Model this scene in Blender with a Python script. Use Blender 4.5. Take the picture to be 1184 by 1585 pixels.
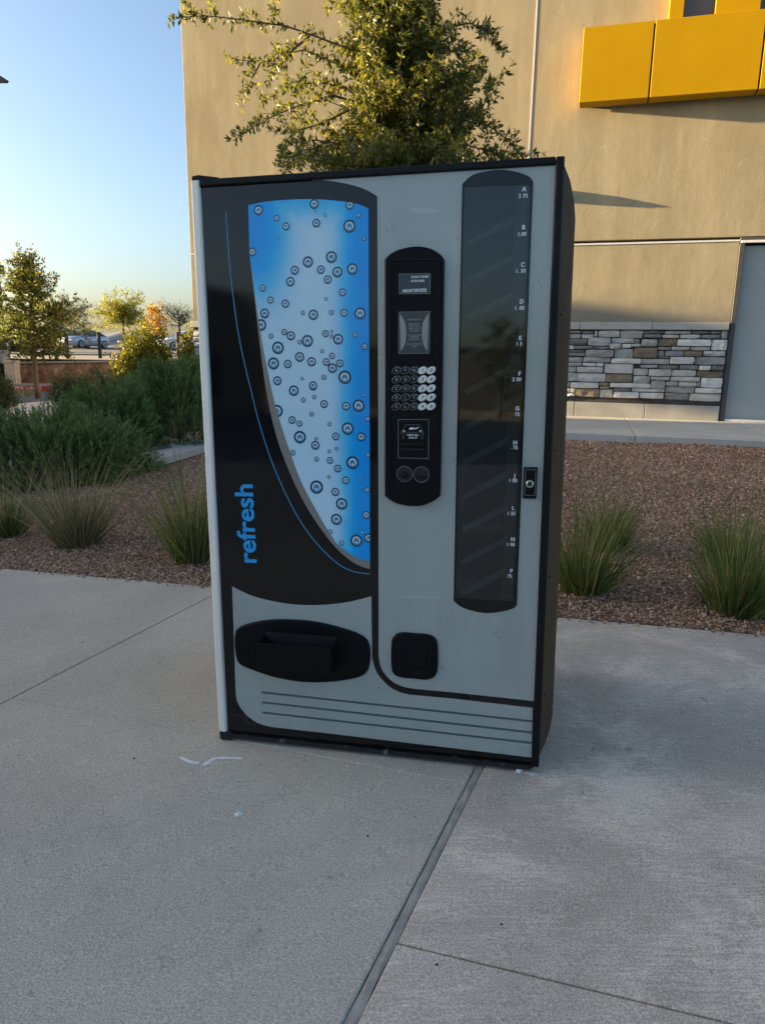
import bpy, math, random
import numpy as np
from math import sin, cos, radians, pi
from mathutils import Vector, Matrix

for o in list(bpy.data.objects):
    bpy.data.objects.remove(o)
C = bpy.context.scene.collection
random.seed(7)
rng = np.random.default_rng(11)

# ------------------------------------------------------------------ camera
PW, PH = 1184.0, 1585.0
F_PX, PITCH, ROLL, CAM_H = 1096.155, 0.2183, 0.01563, 1.29412
cp, sp, cr, sr = cos(PITCH), sin(PITCH), cos(ROLL), sin(ROLL)
FWD = np.array([0, cp, -sp])
RT = cr * np.array([1., 0, 0]) + sr * np.array([0, sp, cp])
UP = -sr * np.array([1., 0, 0]) + cr * np.array([0, sp, cp])
EYE = np.array([0, 0, CAM_H])
cam_d = bpy.data.cameras.new('camera')
cam = bpy.data.objects.new('camera', cam_d)
C.objects.link(cam)
cam_d.sensor_fit = 'VERTICAL'
cam_d.sensor_height = 24.0
cam_d.sensor_width = 24.0
cam_d.lens = 24.0 * F_PX / PH
cam_d.clip_start = 0.05
cam_d.clip_end = 9000
m = Matrix.Identity(4)
for i in range(3):
    m[i][0], m[i][1], m[i][2], m[i][3] = RT[i], UP[i], -FWD[i], EYE[i]
cam.matrix_world = m
bpy.context.scene.camera = cam

# ------------------------------------------------------------------ light
WALL_YAW = 0.27591
SUN_EL = radians(8.0)
SUN_B = WALL_YAW - radians(7.0)              # sun bearing: this far from -X towards +Y
SUN_H = np.array([-cos(SUN_B), sin(SUN_B), 0])
world = bpy.data.worlds.new('World')
bpy.context.scene.world = world
world.use_nodes = True
wn = world.node_tree.nodes
sky = wn.new('ShaderNodeTexSky')
sky.sky_type = 'NISHITA'
sky.sun_disc = False
sky.sun_elevation = SUN_EL
sky.sun_rotation = math.atan2(SUN_H[0], SUN_H[1])
sky.altitude = 1100
sky.air_density = 1.0
sky.dust_density = 7.5
sky.ozone_density = 2.1
wn['Background'].inputs['Strength'].default_value = 0.063
world.node_tree.links.new(sky.outputs[0], wn['Background'].inputs['Color'])
sun_d = bpy.data.lights.new('sun', 'SUN')
sun_d.energy = 3.8
sun_d.angle = radians(0.6)
sun_d.color = (1.0, 0.74, 0.40)
sun = bpy.data.objects.new('sun', sun_d)
C.objects.link(sun)
SUN_DIR = SUN_H * cos(SUN_EL) + np.array([0, 0, sin(SUN_EL)])
sun.rotation_euler = Vector(SUN_DIR).to_track_quat('Z', 'Y').to_euler()
vs = bpy.context.scene.view_settings
vs.view_transform = 'Standard'
vs.look = 'None'
vs.exposure = 2.68
vs.gamma = 1.0
vs.use_curve_mapping = False

# ------------------------------------------------------------------ geometry of the place
def ray(px, py):
    return RT * ((px - PW / 2) / F_PX) + UP * ((PH / 2 - py) / F_PX) + FWD
def at_y(px, py, Y):
    d = ray(px, py)
    return EYE + d * (Y / d[1])
def at_z(px, py, z):
    d = ray(px, py)
    return EYE + d * ((z - EYE[2]) / d[2])
# vending machine frame: U to the right along the front, N to the back, Z up (it leans with the slab)
ML, TL, MA, MW = -0.02358, 0.02151, 0.20629, 1.105
u0 = np.array([cos(MA), -sin(MA), 0]); n0 = np.array([sin(MA), cos(MA), 0])
MZ = ML * u0 + np.array([0, 0, 1.]) + TL * n0
MZ /= np.linalg.norm(MZ)
MU = u0 - np.array([0, 0, ML]); MU -= MZ * (MU @ MZ); MU /= np.linalg.norm(MU)
MN = np.cross(MZ, MU)
BR = np.array([0.51387, 2.04899, 0])
MO = BR - MU * MW / 2                        # middle of the bottom front edge
CLEAR = 0.016
def mp(px, py, y=0.0):
    d = ray(px, py)
    t = ((MO + MN * y - EYE) @ MN) / (d @ MN)
    P = EYE + d * t - MO
    return (P @ MU, P @ MZ)
# paved slab plane (drains away from the machine)
def slab_z(x, y):
    P0 = MO - MZ * CLEAR
    return P0[2] - (MZ[0] * (x - P0[0]) + MZ[1] * (y - P0[1])) / MZ[2]
def gpx(px, py):
    d = ray(px, py)
    t = ((MO - MZ * CLEAR - EYE) @ MZ) / (d @ MZ)
    return EYE + d * t
UW = np.array([cos(WALL_YAW), -sin(WALL_YAW), 0])
NW = np.array([sin(WALL_YAW), cos(WALL_YAW), 0])
ZB = 0.30                                    # ground level at the foot of the big wall
WD = at_z(1000, 646.5, ZB) @ NW
def wpx(px, py, off=0.0):                    # pixel -> (s, z) on the wall plane, off metres in front of it
    d = ray(px, py)
    P = EYE + d * ((WD - off) / (d @ NW))
    return (P @ UW, P[2])
def wpt(s, n, z):                            # wall frame -> world; n is measured from the wall plane, + into the building
    return UW * s + NW * (WD + n) + np.array([0, 0, z])
EDGE = (gpx(0, 867) @ NW + gpx(1184, 1002) @ NW) / 2
WALK_F = at_z(1000, 677, ZB - .03) @ NW      # front edge of the walk by the building
def sstep(a, b, x):
    t = np.clip((x - a) / (b - a), 0, 1)
    return t * t * (3 - 2 * t)
def bed_z(x, y):
    n = x * NW[0] + y * NW[1] - EDGE
    ne = np.maximum(n, 0)
    zs = slab_z(x - NW[0] * ne, y - NW[1] * ne) - 0.012
    s = x * UW[0] + y * UW[1]
    zr = -0.12 + (ZB - .10 + 0.12) * sstep(-3.2, 0.2, s)
    t = sstep(-1.0, WALK_F - EDGE - .6, n)
    return zs * (1 - t) + zr * t
def bpx(px, py):                             # pixel -> point on the gravel bed
    P = gpx(px, py)
    for _ in range(25):
        P = at_z(px, py, float(bed_z(P[0], P[1])))
    return P

# ------------------------------------------------------------------ mesh helpers
class B:
    def __init__(self):
        self.v, self.f, self.m = [], [], []
    def add(self, vs_, fs, mi=0):
        k = len(self.v)
        self.v += [tuple(map(float, p)) for p in vs_]
        for f in fs:
            self.f.append([k + i for i in f]); self.m.append(mi)
        return self
    def box(self, x0, x1, y0, y1, z0, z1, mi=0, c=0.0):
        if c <= 0:
            vv = [(x, y, z) for z in (z0, z1) for y in (y0, y1) for x in (x0, x1)]
            return self.add(vv, [(0, 2, 3, 1), (4, 5, 7, 6), (0, 1, 5, 4), (2, 6, 7, 3), (0, 4, 6, 2), (1, 3, 7, 5)], mi)
        bx = [(x0, x1), (y0, y1), (z0, z1)]
        vv, idx = [], {}
        for sx in (0, 1):
            for sy in (0, 1):
                for sz in (0, 1):
                    for a in range(3):
                        p = []
                        for k, s_ in enumerate((sx, sy, sz)):
                            q = bx[k][s_]
                            if k != a:
                                q += c if s_ == 0 else -c
                            p.append(q)
                        idx[(sx, sy, sz, a)] = len(vv); vv.append(p)
        ff = []
        for a in range(3):
            b_, c_ = (a + 1) % 3, (a + 2) % 3
            for s_ in (0, 1):
                loop = []
                for (i, j) in ((0, 0), (1, 0), (1, 1), (0, 1)):
                    k = [0, 0, 0]; k[a] = s_; k[b_] = i; k[c_] = j
                    loop.append(idx[(*k, a)])
                ff.append(loop if s_ else loop[::-1])
        for a in range(3):
            b_, c_ = (a + 1) % 3, (a + 2) % 3
            for i in (0, 1):
                for j in (0, 1):
                    k0 = [0, 0, 0]; k0[b_] = i; k0[c_] = j
                    k1 = list(k0); k1[a] = 1
                    q = [idx[(*k0, b_)], idx[(*k1, b_)], idx[(*k1, c_)], idx[(*k0, c_)]]
                    ff.append(q if (i == j) else q[::-1])
        for sx in (0, 1):
            for sy in (0, 1):
                for sz in (0, 1):
                    t = [idx[(sx, sy, sz, a)] for a in range(3)]
                    ff.append(t if (sx + sy + sz) % 2 else t[::-1])
        return self.add(vv, ff, mi)
    def plate(self, poly, yf, yb, mi=0, bev=0.0):
        """flat plate from an (x, z) outline, front at yf (towards the viewer, smaller), back at yb"""
        A = sum(poly[i][0] * poly[(i + 1) % len(poly)][1] - poly[(i + 1) % len(poly)][0] * poly[i][1] for i in range(len(poly)))
        if A < 0: poly = poly[::-1]
        n = len(poly)
        if bev > 0:
            inn = inset(poly, bev)
            vv = [(x, yb, z) for x, z in poly] + [(x, yf + bev, z) for x, z in poly] + [(x, yf, z) for x, z in inn]
            ff = [[2 * n + i for i in range(n)], list(range(n))[::-1]]
            for i in range(n):
                j = (i + 1) % n
                ff.append([i, j, n + j, n + i]); ff.append([n + i, n + j, 2 * n + j, 2 * n + i])
        else:
            vv = [(x, yb, z) for x, z in poly] + [(x, yf, z) for x, z in poly]
            ff = [[n + i for i in range(n)], list(range(n))[::-1]]
            for i in range(n):
                j = (i + 1) % n
                ff.append([i, j, n + j, n + i])
        return self.add(vv, ff, mi)
    def tube(self, pts, radii, seg=6, mi=0, cap=True):
        pts = [np.array(p, float) for p in pts]
        if not hasattr(radii, '__len__'): radii = [radii] * len(pts)
        ref = None; rings = []
        for i, p in enumerate(pts):
            t = pts[min(i + 1, len(pts) - 1)] - pts[max(i - 1, 0)]
            t /= (np.linalg.norm(t) + 1e-9)
            if ref is None:
                ref = np.cross(t, [0, 0, 1.] if abs(t[2]) < .9 else [1., 0, 0])
            ref = ref - t * (ref @ t); ref /= (np.linalg.norm(ref) + 1e-9)
            b_ = np.cross(t, ref)
            rings.append([p + radii[i] * (cos(2 * pi * k / seg) * ref + sin(2 * pi * k / seg) * b_) for k in range(seg)])
        vv = [q for r in rings for q in r]; ff = []
        for i in range(len(pts) - 1):
            for k in range(seg):
                j = (k + 1) % seg
                ff.append([i * seg + k, i * seg + j, (i + 1) * seg + j, (i + 1) * seg + k])
        if cap:
            ff.append(list(range(seg))[::-1]); ff.append([(len(pts) - 1) * seg + k for k in range(seg)])
        return self.add(vv, ff, mi)
    def lathe(self, prof, axis_o, ax, seg=24, mi=0):
        """prof: (radius, height) pairs round axis ax from axis_o"""
        ax = np.array(ax, float); ax /= np.linalg.norm(ax)
        e = np.cross(ax, [0, 0, 1.] if abs(ax[2]) < .9 else [1., 0, 0]); e /= np.linalg.norm(e); g = np.cross(ax, e)
        o_ = np.array(axis_o, float)
        vv = [o_ + ax * h + r * (cos(2 * pi * k / seg) * e + sin(2 * pi * k / seg) * g) for r, h in prof for k in range(seg)]
        ff = []
        for i in range(len(prof) - 1):
            for k in range(seg):
                j = (k + 1) % seg
                ff.append([i * seg + k, i * seg + j, (i + 1) * seg + j, (i + 1) * seg + k])
        ff.append(list(range(seg))[::-1]); ff.append([(len(prof) - 1) * seg + k for k in range(seg)])
        return self.add(vv, ff, mi)
    def link(self, name, mats, parent=None, smooth=False, uv=None):
        me = bpy.data.meshes.new(name)
        me.from_pydata(self.v, [], self.f)
        mats = mats if isinstance(mats, (list, tuple)) else [mats]
        for q in mats: me.materials.append(q)
        if len(mats) > 1: me.polygons.foreach_set('material_index', self.m)
        if smooth: me.polygons.foreach_set('use_smooth', [True] * len(self.f))
        me.update()
        return link(name, me, parent)
def link(name, me, parent=None):
    o = bpy.data.objects.new(name, me)
    C.objects.link(o)
    if parent: o.parent = parent
    return o
def inset(poly, d):
    n = len(poly); out = []
    for i in range(n):
        p0, p1, p2 = (np.array(poly[i - 1]), np.array(poly[i]), np.array(poly[(i + 1) % n]))
        e1 = p1 - p0; e2 = p2 - p1
        e1 = e1 / (np.linalg.norm(e1) + 1e-9); e2 = e2 / (np.linalg.norm(e2) + 1e-9)
        n1 = np.array([-e1[1], e1[0]]); n2 = np.array([-e2[1], e2[0]])
        q = n1 + n2; q = q / max(q @ q / 2, .35)
        out.append(tuple(p1 + d * q))
    return out
def np_mesh(name, V, F, mat_, parent=None, k=None, smooth=False):
    """V (n,3), F (m,k) all faces the same size"""
    V = np.asarray(V, np.float32); F = np.asarray(F, np.int32); k = F.shape[1]
    me = bpy.data.meshes.new(name)
    me.vertices.add(len(V)); me.vertices.foreach_set('co', V.ravel())
    me.loops.add(F.size); me.loops.foreach_set('vertex_index', F.ravel())
    me.polygons.add(len(F))
    me.polygons.foreach_set('loop_start', np.arange(0, F.size, k, dtype=np.int32))
    me.polygons.foreach_set('loop_total', np.full(len(F), k, np.int32))
    if smooth: me.polygons.foreach_set('use_smooth', np.ones(len(F), bool))
    me.materials.append(mat_)
    me.update(calc_edges=True)
    me.validate()
    return link(name, me, parent)
def thing(name, label, cat, loc=(0, 0, 0), group=None):
    o = bpy.data.objects.new(name, None); C.objects.link(o)
    o.location = loc; o.empty_display_size = .2
    return tag(o, label, cat, group)
def tag(o, label, cat, group=None):
    o['label'] = label; o['category'] = cat
    if group: o['group'] = group
    return o
def struct(o, kind='structure'):
    o['kind'] = kind
    return o
def text_geo(s, size, align='CENTER', bold=0.0, shear=0.0):
    cu = bpy.data.curves.new('t', 'FONT')
    cu.body = s; cu.size = size; cu.align_x = align; cu.align_y = 'CENTER'
    cu.offset = bold * size; cu.shear = shear; cu.resolution_u = 4
    o = bpy.data.objects.new('t', cu)
    me = o.to_mesh()
    V = [tuple(v.co) for v in me.vertices]; F_ = [list(p.vertices) for p in me.polygons]
    o.to_mesh_clear(); bpy.data.objects.remove(o); bpy.data.curves.remove(cu)
    return V, F_
def put_text(b, s, x, z, y, size, align='CENTER', bold=0.0, mi=0, rot=0, width=None, shear=0.0):
    V, F_ = text_geo(s, size, align, bold, shear)
    if not V: return
    if width:
        w = max(p[0] for p in V) - min(p[0] for p in V); k = width / w
        V = [(p[0] * k, p[1], 0) for p in V]
    c, q = cos(rot), sin(rot)
    b.add([(x + c * p[0] - q * p[1], y, z + q * p[0] + c * p[1]) for p in V], F_, mi)

# ------------------------------------------------------------------ materials
def new_mat(name):
    mt = bpy.data.materials.new(name); mt.use_nodes = True
    nt = mt.node_tree
    return mt, nt, nt.nodes['Principled BSDF']
def ramp(nt, stops, fac):
    r = nt.nodes.new('ShaderNodeValToRGB')
    e = r.color_ramp.elements
    while len(e) < len(stops): e.new(.5)
    for q, (p, c) in zip(e, stops):
        q.position = p; q.color = (*c, 1) if len(c) == 3 else c
    nt.links.new(fac, r.inputs[0])
    return r.outputs[0]
def noise(nt, scale, detail=5, rough=.6, stretch=None, coord='Object', dist=0.0, rot=None):
    tc = nt.nodes.new('ShaderNodeTexCoord')
    n = nt.nodes.new('ShaderNodeTexNoise')
    n.inputs['Scale'].default_value = scale; n.inputs['Detail'].default_value = detail
    n.inputs['Roughness'].default_value = rough; n.inputs['Distortion'].default_value = dist
    src = tc.outputs[coord]
    if stretch or rot:
        mpn = nt.nodes.new('ShaderNodeMapping')
        if stretch: mpn.inputs['Scale'].default_value = stretch
        if rot: mpn.inputs['Rotation'].default_value = rot
        nt.links.new(src, mpn.inputs[0]); src = mpn.outputs[0]
    nt.links.new(src, n.inputs['Vector'])
    return n.outputs['Fac']
def mixc(nt, fac, a, b_, mode='MIX'):
    mx = nt.nodes.new('ShaderNodeMix'); mx.data_type = 'RGBA'; mx.blend_type = mode
    for sock, q in ((mx.inputs[0], fac), (mx.inputs[6], a), (mx.inputs[7], b_)):
        if hasattr(q, 'is_linked') or hasattr(q, 'links'): nt.links.new(q, sock)
        elif isinstance(q, (int, float)): sock.default_value = q
        else: sock.default_value = (*q, 1)
    return mx.outputs[2]
def bump(nt, bs, h, strength, dist=.01):
    bn = nt.nodes.new('ShaderNodeBump')
    bn.inputs['Strength'].default_value = strength; bn.inputs['Distance'].default_value = dist
    nt.links.new(h, bn.inputs['Height'])
    prev = bs.inputs['Normal'].links[0].from_socket if bs.inputs['Normal'].is_linked else None
    if prev: nt.links.new(prev, bn.inputs['Normal'])
    nt.links.new(bn.outputs[0], bs.inputs['Normal'])
def M(name, c1, c2=None, scale=6, rough=.7, metal=0.0, spec=.5, detail=5, b=0.0, bs=60, bd=.004, lo=.35, hi=.65, rv=0.0, coat=0.0, stretch=None):
    mt, nt, p = new_mat(name)
    p.inputs['Roughness'].default_value = rough; p.inputs['Metallic'].default_value = metal
    p.inputs['Specular IOR Level'].default_value = spec
    p.inputs['Coat Weight'].default_value = coat; p.inputs['Coat Roughness'].default_value = .05
    c2 = c2 or tuple(x * .82 for x in c1)
    f = noise(nt, scale, detail, stretch=stretch)
    nt.links.new(ramp(nt, [(lo, c1), (hi, c2)], f), p.inputs['Base Color'])
    if rv:
        f2 = noise(nt, scale * 2.3, 6)
        nt.links.new(ramp(nt, [(.3, (rough - rv,) * 3), (.75, (rough + rv,) * 3)], f2), p.inputs['Roughness'])
    if b: bump(nt, p, noise(nt, bs, 4), b, bd)
    return mt
def island(nt):
    g = nt.nodes.new('ShaderNodeNewGeometry')
    return g.outputs['Random Per Island']
def leaf_mat(name, cols, trans=.35, rough=.45):
    mt, nt, p = new_mat(name)
    n = len(cols)
    col = ramp(nt, [(i / max(n - 1, 1), c) for i, c in enumerate(cols)], island(nt))
    nt.links.new(col, p.inputs['Base Color'])
    p.inputs['Roughness'].default_value = rough
    p.inputs['Specular IOR Level'].default_value = .35
    tr = nt.nodes.new('ShaderNodeBsdfTranslucent')
    nt.links.new(mixc(nt, 1.0, col, (1.6, 1.5, .7), 'MULTIPLY'), tr.inputs['Color'])
    ms = nt.nodes.new('ShaderNodeMixShader'); ms.inputs[0].default_value = trans
    nt.links.new(p.outputs[0], ms.inputs[1]); nt.links.new(tr.outputs[0], ms.inputs[2])
    nt.links.new(ms.outputs[0], nt.nodes['Material Output'].inputs['Surface'])
    return mt

def concrete(name, base, dark, light, broom=False):
    mt, nt, p = new_mat(name)
    big = noise(nt, 1.1, 6, .62)
    med = noise(nt, 7, 8, .7, dist=.6)
    fine = noise(nt, 230, 2, .5)
    c = ramp(nt, [(.30, dark), (.52, base), (.74, light)], big)
    c = mixc(nt, .42, c, ramp(nt, [(.32, dark), (.5, base), (.7, light)], med))
    blot = noise(nt, .55, 5, .58, dist=1.0)
    c = mixc(nt, ramp(nt, [(.40, (.22 if broom else .40,) * 3), (.56, (0, 0, 0))], blot), c, tuple(x * .80 for x in dark))
    c = mixc(nt, ramp(nt, [(.60, (0, 0, 0)), (.70, (.35,) * 3)], noise(nt, 2.4, 7, .65, dist=1.5)), c, (dark[0] * .78, dark[1] * .74, dark[2] * .70))
    if broom:
        st = noise(nt, 9, 9, .82, stretch=(1.0, 16.0, 1.0), rot=(0, 0, WALL_YAW + .02))
        patch = noise(nt, 1.7, 7, .7, dist=.6)
        pm = nt.nodes.new('ShaderNodeMath'); pm.operation = 'MULTIPLY_ADD'; pm.inputs[1].default_value = 1.3
        nt.links.new(patch, pm.inputs[0]); nt.links.new(st, pm.inputs[2])
        pm2 = nt.nodes.new('ShaderNodeMath'); pm2.operation = 'SUBTRACT'; pm2.inputs[1].default_value = .65; nt.links.new(pm.outputs[0], pm2.inputs[0])
        c = mixc(nt, ramp(nt, [(.50, (0, 0, 0)), (.66, (.85,) * 3)], pm2.outputs[0]), c, tuple(min(x * 1.22, 1) for x in light))
        c = mixc(nt, ramp(nt, [(.34, (.55,) * 3), (.47, (0, 0, 0))], pm2.outputs[0]), c, tuple(x * .72 for x in base))
        pk = noise(nt, 1.3, 3, .5)
        c = mixc(nt, ramp(nt, [(.55, (0, 0, 0)), (.72, (.5,) * 3)], pk), c, (base[0] * .80, base[1] * .68, base[2] * .66))
    c = mixc(nt, ramp(nt, [(.36, (.5,) * 3), (.50, (0, 0, 0))], fine), c, tuple(x * .42 for x in dark))
    c = mixc(nt, ramp(nt, [(.56, (0, 0, 0)), (.68, (.40,) * 3)], fine), c, tuple(min(1, x * 1.6) for x in light))
    spot = noise(nt, 34, 2, .4)
    c = mixc(nt, ramp(nt, [(.73, (0, 0, 0)), (.77, (.55,) * 3)], spot), c, tuple(x * .45 for x in dark))
    nt.links.new(c, p.inputs['Base Color'])
    p.inputs['Roughness'].default_value = .88
    p.inputs['Specular IOR Level'].default_value = .3
    bump(nt, p, fine, .35, .003)
    if broom:
        bump(nt, p, noise(nt, 60, 3, .6, stretch=(.4, 9.0, 1.0), rot=(0, 0, WALL_YAW + .02)), .5, .003)
    else:
        bump(nt, p, noise(nt, 110, 3, .6), .4, .003)
    return mt
m_conc = concrete('concrete_fine', (.60, .505, .385), (.51, .43, .33), (.67, .57, .44))
m_conc2 = concrete('concrete_broomed', (.66, .53, .405), (.55, .44, .335), (.78, .64, .50), True)
m_walk = concrete('concrete_walk', (.58, .545, .48), (.49, .46, .40), (.66, .62, .55))
m_filler = M('joint_filler', (.52, .45, .36), (.33, .285, .23), 14, .9, b=.6, bs=90)
m_joint = M('joint_dirt', (.05, .048, .044), (.09, .085, .075), 20, .95)

def gravel_mat(name, single):
    mt, nt, p = new_mat(name)
    stops = [(0, (.15, .078, .046)), (.28, (.30, .165, .096)), (.55, (.44, .255, .155)), (.80, (.47, .29, .185)), (.96, (.56, .39, .27)), (1, (.70, .56, .43))]
    if single:
        c = ramp(nt, stops, island(nt))
        c = mixc(nt, .5, c, ramp(nt, [(.3, (.95,) * 3), (.7, (1.6,) * 3)], noise(nt, .9, 4)), 'MULTIPLY')
    else:
        tc = nt.nodes.new('ShaderNodeTexCoord'); v = nt.nodes.new('ShaderNodeTexVoronoi')
        v.inputs['Scale'].default_value = 62; nt.links.new(tc.outputs['Object'], v.inputs['Vector'])
        sx = nt.nodes.new('ShaderNodeSeparateColor'); nt.links.new(v.outputs['Color'], sx.inputs[0])
        c = ramp(nt, stops, sx.outputs[0])
        c = mixc(nt, 1.0, c, ramp(nt, [(.35, (1, 1, 1)), (.75, (.25,) * 3)], v.outputs['Distance']), 'MULTIPLY')
        bump(nt, p, v.outputs['Distance'], .9, -.012)
    nt.links.new(c, p.inputs['Base Color'])
    p.inputs['Roughness'].default_value = .85
    p.inputs['Specular IOR Level'].default_value = .25
    return mt
m_gravel = gravel_mat('gravel_stone', True)
m_bed = gravel_mat('gravel_bed', False)

def stucco():
    mt, nt, p = new_mat('tan_stucco')
    c = ramp(nt, [(.3, (.355, .295, .185)), (.5, (.405, .342, .218)), (.72, (.445, .38, .25))], noise(nt, .55, 7, .62, dist=.7))
    streak = noise(nt, 1.5, 6, .7, stretch=(2.2, 2.2, .22))
    c = mixc(nt, ramp(nt, [(.42, (.38,) * 3), (.62, (0, 0, 0))], streak), c, (.27, .228, .15))
    pale = noise(nt, 1.8, 7, .7, stretch=(1.4, 1.4, .35), dist=1.2)
    c = mixc(nt, ramp(nt, [(.60, (0, 0, 0)), (.78, (.4,) * 3)], pale), c, (.54, .455, .30))
    marks = noise(nt, 2.6, 8, .62, stretch=(1, 1, 1.6), dist=2.2)
    c = mixc(nt, ramp(nt, [(.66, (0, 0, 0)), (.72, (.55,) * 3)], marks), c, (.58, .50, .35))
    c = mixc(nt, ramp(nt, [(.30, (.35,) * 3), (.40, (0, 0, 0))], marks), c, (.29, .245, .165))
    # shade gradient above the stone cap, painted into the stucco colour
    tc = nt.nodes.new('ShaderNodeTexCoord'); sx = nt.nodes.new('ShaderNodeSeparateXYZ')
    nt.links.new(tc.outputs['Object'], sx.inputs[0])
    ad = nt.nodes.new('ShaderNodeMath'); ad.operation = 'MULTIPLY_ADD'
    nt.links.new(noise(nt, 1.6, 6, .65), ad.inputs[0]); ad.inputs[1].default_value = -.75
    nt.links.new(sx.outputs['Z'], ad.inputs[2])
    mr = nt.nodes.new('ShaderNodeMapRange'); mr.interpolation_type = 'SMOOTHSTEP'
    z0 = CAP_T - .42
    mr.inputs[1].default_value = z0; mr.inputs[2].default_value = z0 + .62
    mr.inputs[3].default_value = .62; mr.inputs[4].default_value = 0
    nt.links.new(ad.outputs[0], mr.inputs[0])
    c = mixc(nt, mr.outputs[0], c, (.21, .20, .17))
    nt.links.new(c, p.inputs['Base Color'])
    p.inputs['Roughness'].default_value = .92
    p.inputs['Specular IOR Level'].default_value = .2
    bump(nt, p, noise(nt, 45, 5, .65), .22, .006)
    bump(nt, p, noise(nt, 1.3, 5, .6), .16, .05)
    bump(nt, p, noise(nt, 7, 5, .6, dist=.8), .055, .02)
    return mt
CAP_T = wpx(1000, 499)[1]
m_stucco = stucco()
m_cap = M('cast_stone', (.40, .385, .34), (.47, .45, .40), 3, .85, b=.3, bs=70)
m_base = M('base_concrete', (.36, .35, .32), (.27, .265, .245), 2.2, .9, b=.3, bs=60, detail=8)
m_dark = M('dark_recess', (.022, .021, .02), (.03, .03, .028), 9, .95)
m_mortar = M('dark_mortar', (.05, .049, .047), (.075, .073, .07), 9, .95)
m_yellow = M('yellow_panel', (.50, .28, .0005), (.47, .26, .0005), 1.5, .55, spec=.12, b=.05, bs=8, bd=.004, rv=.05)
m_reveal = M('pale_reveal', (.72, .73, .71), (.66, .66, .65), 8, .4, .0)
m_door = M('grey_door_paint', (.40, .42, .40), (.36, .38, .36), 1.2, .5, b=.08, bs=6)
m_frame = M('dark_door_frame', (.075, .07, .065), (.06, .058, .055), 5, .55)
m_window = M('grey_glazing', (.12, .12, .13), (.09, .09, .10), 1, .12)
STONE = {}
def stone_mat(key, a, b_, c_):
    mt, nt, p = new_mat('ledge_stone_' + key)
    oi = nt.nodes.new('ShaderNodeObjectInfo')
    tc = nt.nodes.new('ShaderNodeTexCoord'); vm = nt.nodes.new('ShaderNodeVectorMath'); vm.operation = 'ADD'
    cx = nt.nodes.new('ShaderNodeCombineXYZ'); ml_ = nt.nodes.new('ShaderNodeMath'); ml_.operation = 'MULTIPLY'; ml_.inputs[1].default_value = 37
    nt.links.new(oi.outputs['Random'], ml_.inputs[0]); nt.links.new(ml_.outputs[0], cx.inputs[0]); nt.links.new(ml_.outputs[0], cx.inputs[2])
    nt.links.new(tc.outputs['Object'], vm.inputs[0]); nt.links.new(cx.outputs[0], vm.inputs[1])
    def nz(s, d, r, st=(1, 1, 1)):
        mpn = nt.nodes.new('ShaderNodeMapping'); mpn.inputs['Scale'].default_value = st
        n = nt.nodes.new('ShaderNodeTexNoise'); n.inputs['Scale'].default_value = s; n.inputs['Detail'].default_value = d; n.inputs['Roughness'].default_value = r
        nt.links.new(vm.outputs[0], mpn.inputs[0]); nt.links.new(mpn.outputs[0], n.inputs['Vector'])
        return n.outputs['Fac']
    c = ramp(nt, [(.28, a), (.52, b_), (.75, c_)], nz(5, 6, .65, (1, 1, 2.2)))
    rb = ramp(nt, [(0, (.78,) * 3), (1, (1.18,) * 3)], oi.outputs['Random'])
    c = mixc(nt, 1.0, c, rb, 'MULTIPLY')
    nt.links.new(c, p.inputs['Base Color'])
    p.inputs['Roughness'].default_value = .85
    bump(nt, p, nz(11, 6, .7, (1, 1, 2.0)), .8, .02)
    return mt
STONE['g'] = stone_mat('grey', (.28, .265, .245), (.44, .42, .385), (.58, .555, .51))
STONE['w'] = stone_mat('pale', (.50, .475, .44), (.70, .67, .61), (.82, .79, .73))
STONE['t'] = stone_mat('tan', (.34, .315, .265), (.51, .475, .41), (.64, .605, .53))
STONE['b'] = stone_mat('brown', (.16, .125, .078), (.26, .205, .13), (.37, .30, .20))
STONE['d'] = stone_mat('slate', (.15, .145, .138), (.225, .215, .205), (.32, .305, .285))
STONE['k'] = stone_mat('taupe', (.16, .15, .135), (.25, .235, .21), (.37, .345, .31))

# ------------------------------------------------------------------ ground and setting
def quad_sheet(name, pts, mat_, z=None):
    b = B(); b.add(pts, [list(range(len(pts)))])
    return struct(b.link(name, mat_))
m_ground = M('dry_ground', (.20, .165, .125), (.26, .225, .175), .15, .95, detail=8)
m_asphalt = M('asphalt', (.060, .060, .062), (.085, .084, .083), 3, .9, b=.4, bs=120, detail=8)
m_lot = M('asphalt_lot', (.085, .082, .08), (.115, .11, .105), .6, .9, b=.3, bs=60, detail=8)
G0 = -.42
b = B()
b.add([(-3500, -900, G0), (3500, -900, G0), (3500, 7000, G0), (-3500, 7000, G0)], [(0, 1, 2, 3)])
struct(b.link('ground', m_ground))

# concrete plaza: panels cut by the joints seen in the photograph
def clip(poly, p, nrm):
    out = []
    for i in range(len(poly)):
        a, c = poly[i], poly[(i + 1) % len(poly)]
        da, dc = (a - p) @ nrm, (c - p) @ nrm
        if da >= 0: out.append(a)
        if (da >= 0) != (dc >= 0): out.append(a + (c - a) * (da / (da - dc)))
    return out
def ln(a, b_):
    P, Q = gpx(*a)[:2], gpx(*b_)[:2]
    d = (Q - P) / np.linalg.norm(Q - P)
    return P, np.array([-d[1], d[0]]), d
Aj = ln((0, 1090), (328, 922))      # left saw cut
Bj = ln((540, 1585), (740, 1190))   # expansion joint
Cj = ln((0, 1077), (711, 1211))     # cross cut left of B
Ej = ln((857, 1140), (1184, 1193))  # cross cut right of B
Dj = ln((612, 1457.6), (1122, 1580))
def edge_pt(s, n): return UW[:2] * s + NW[:2] * (EDGE + n)
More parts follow.
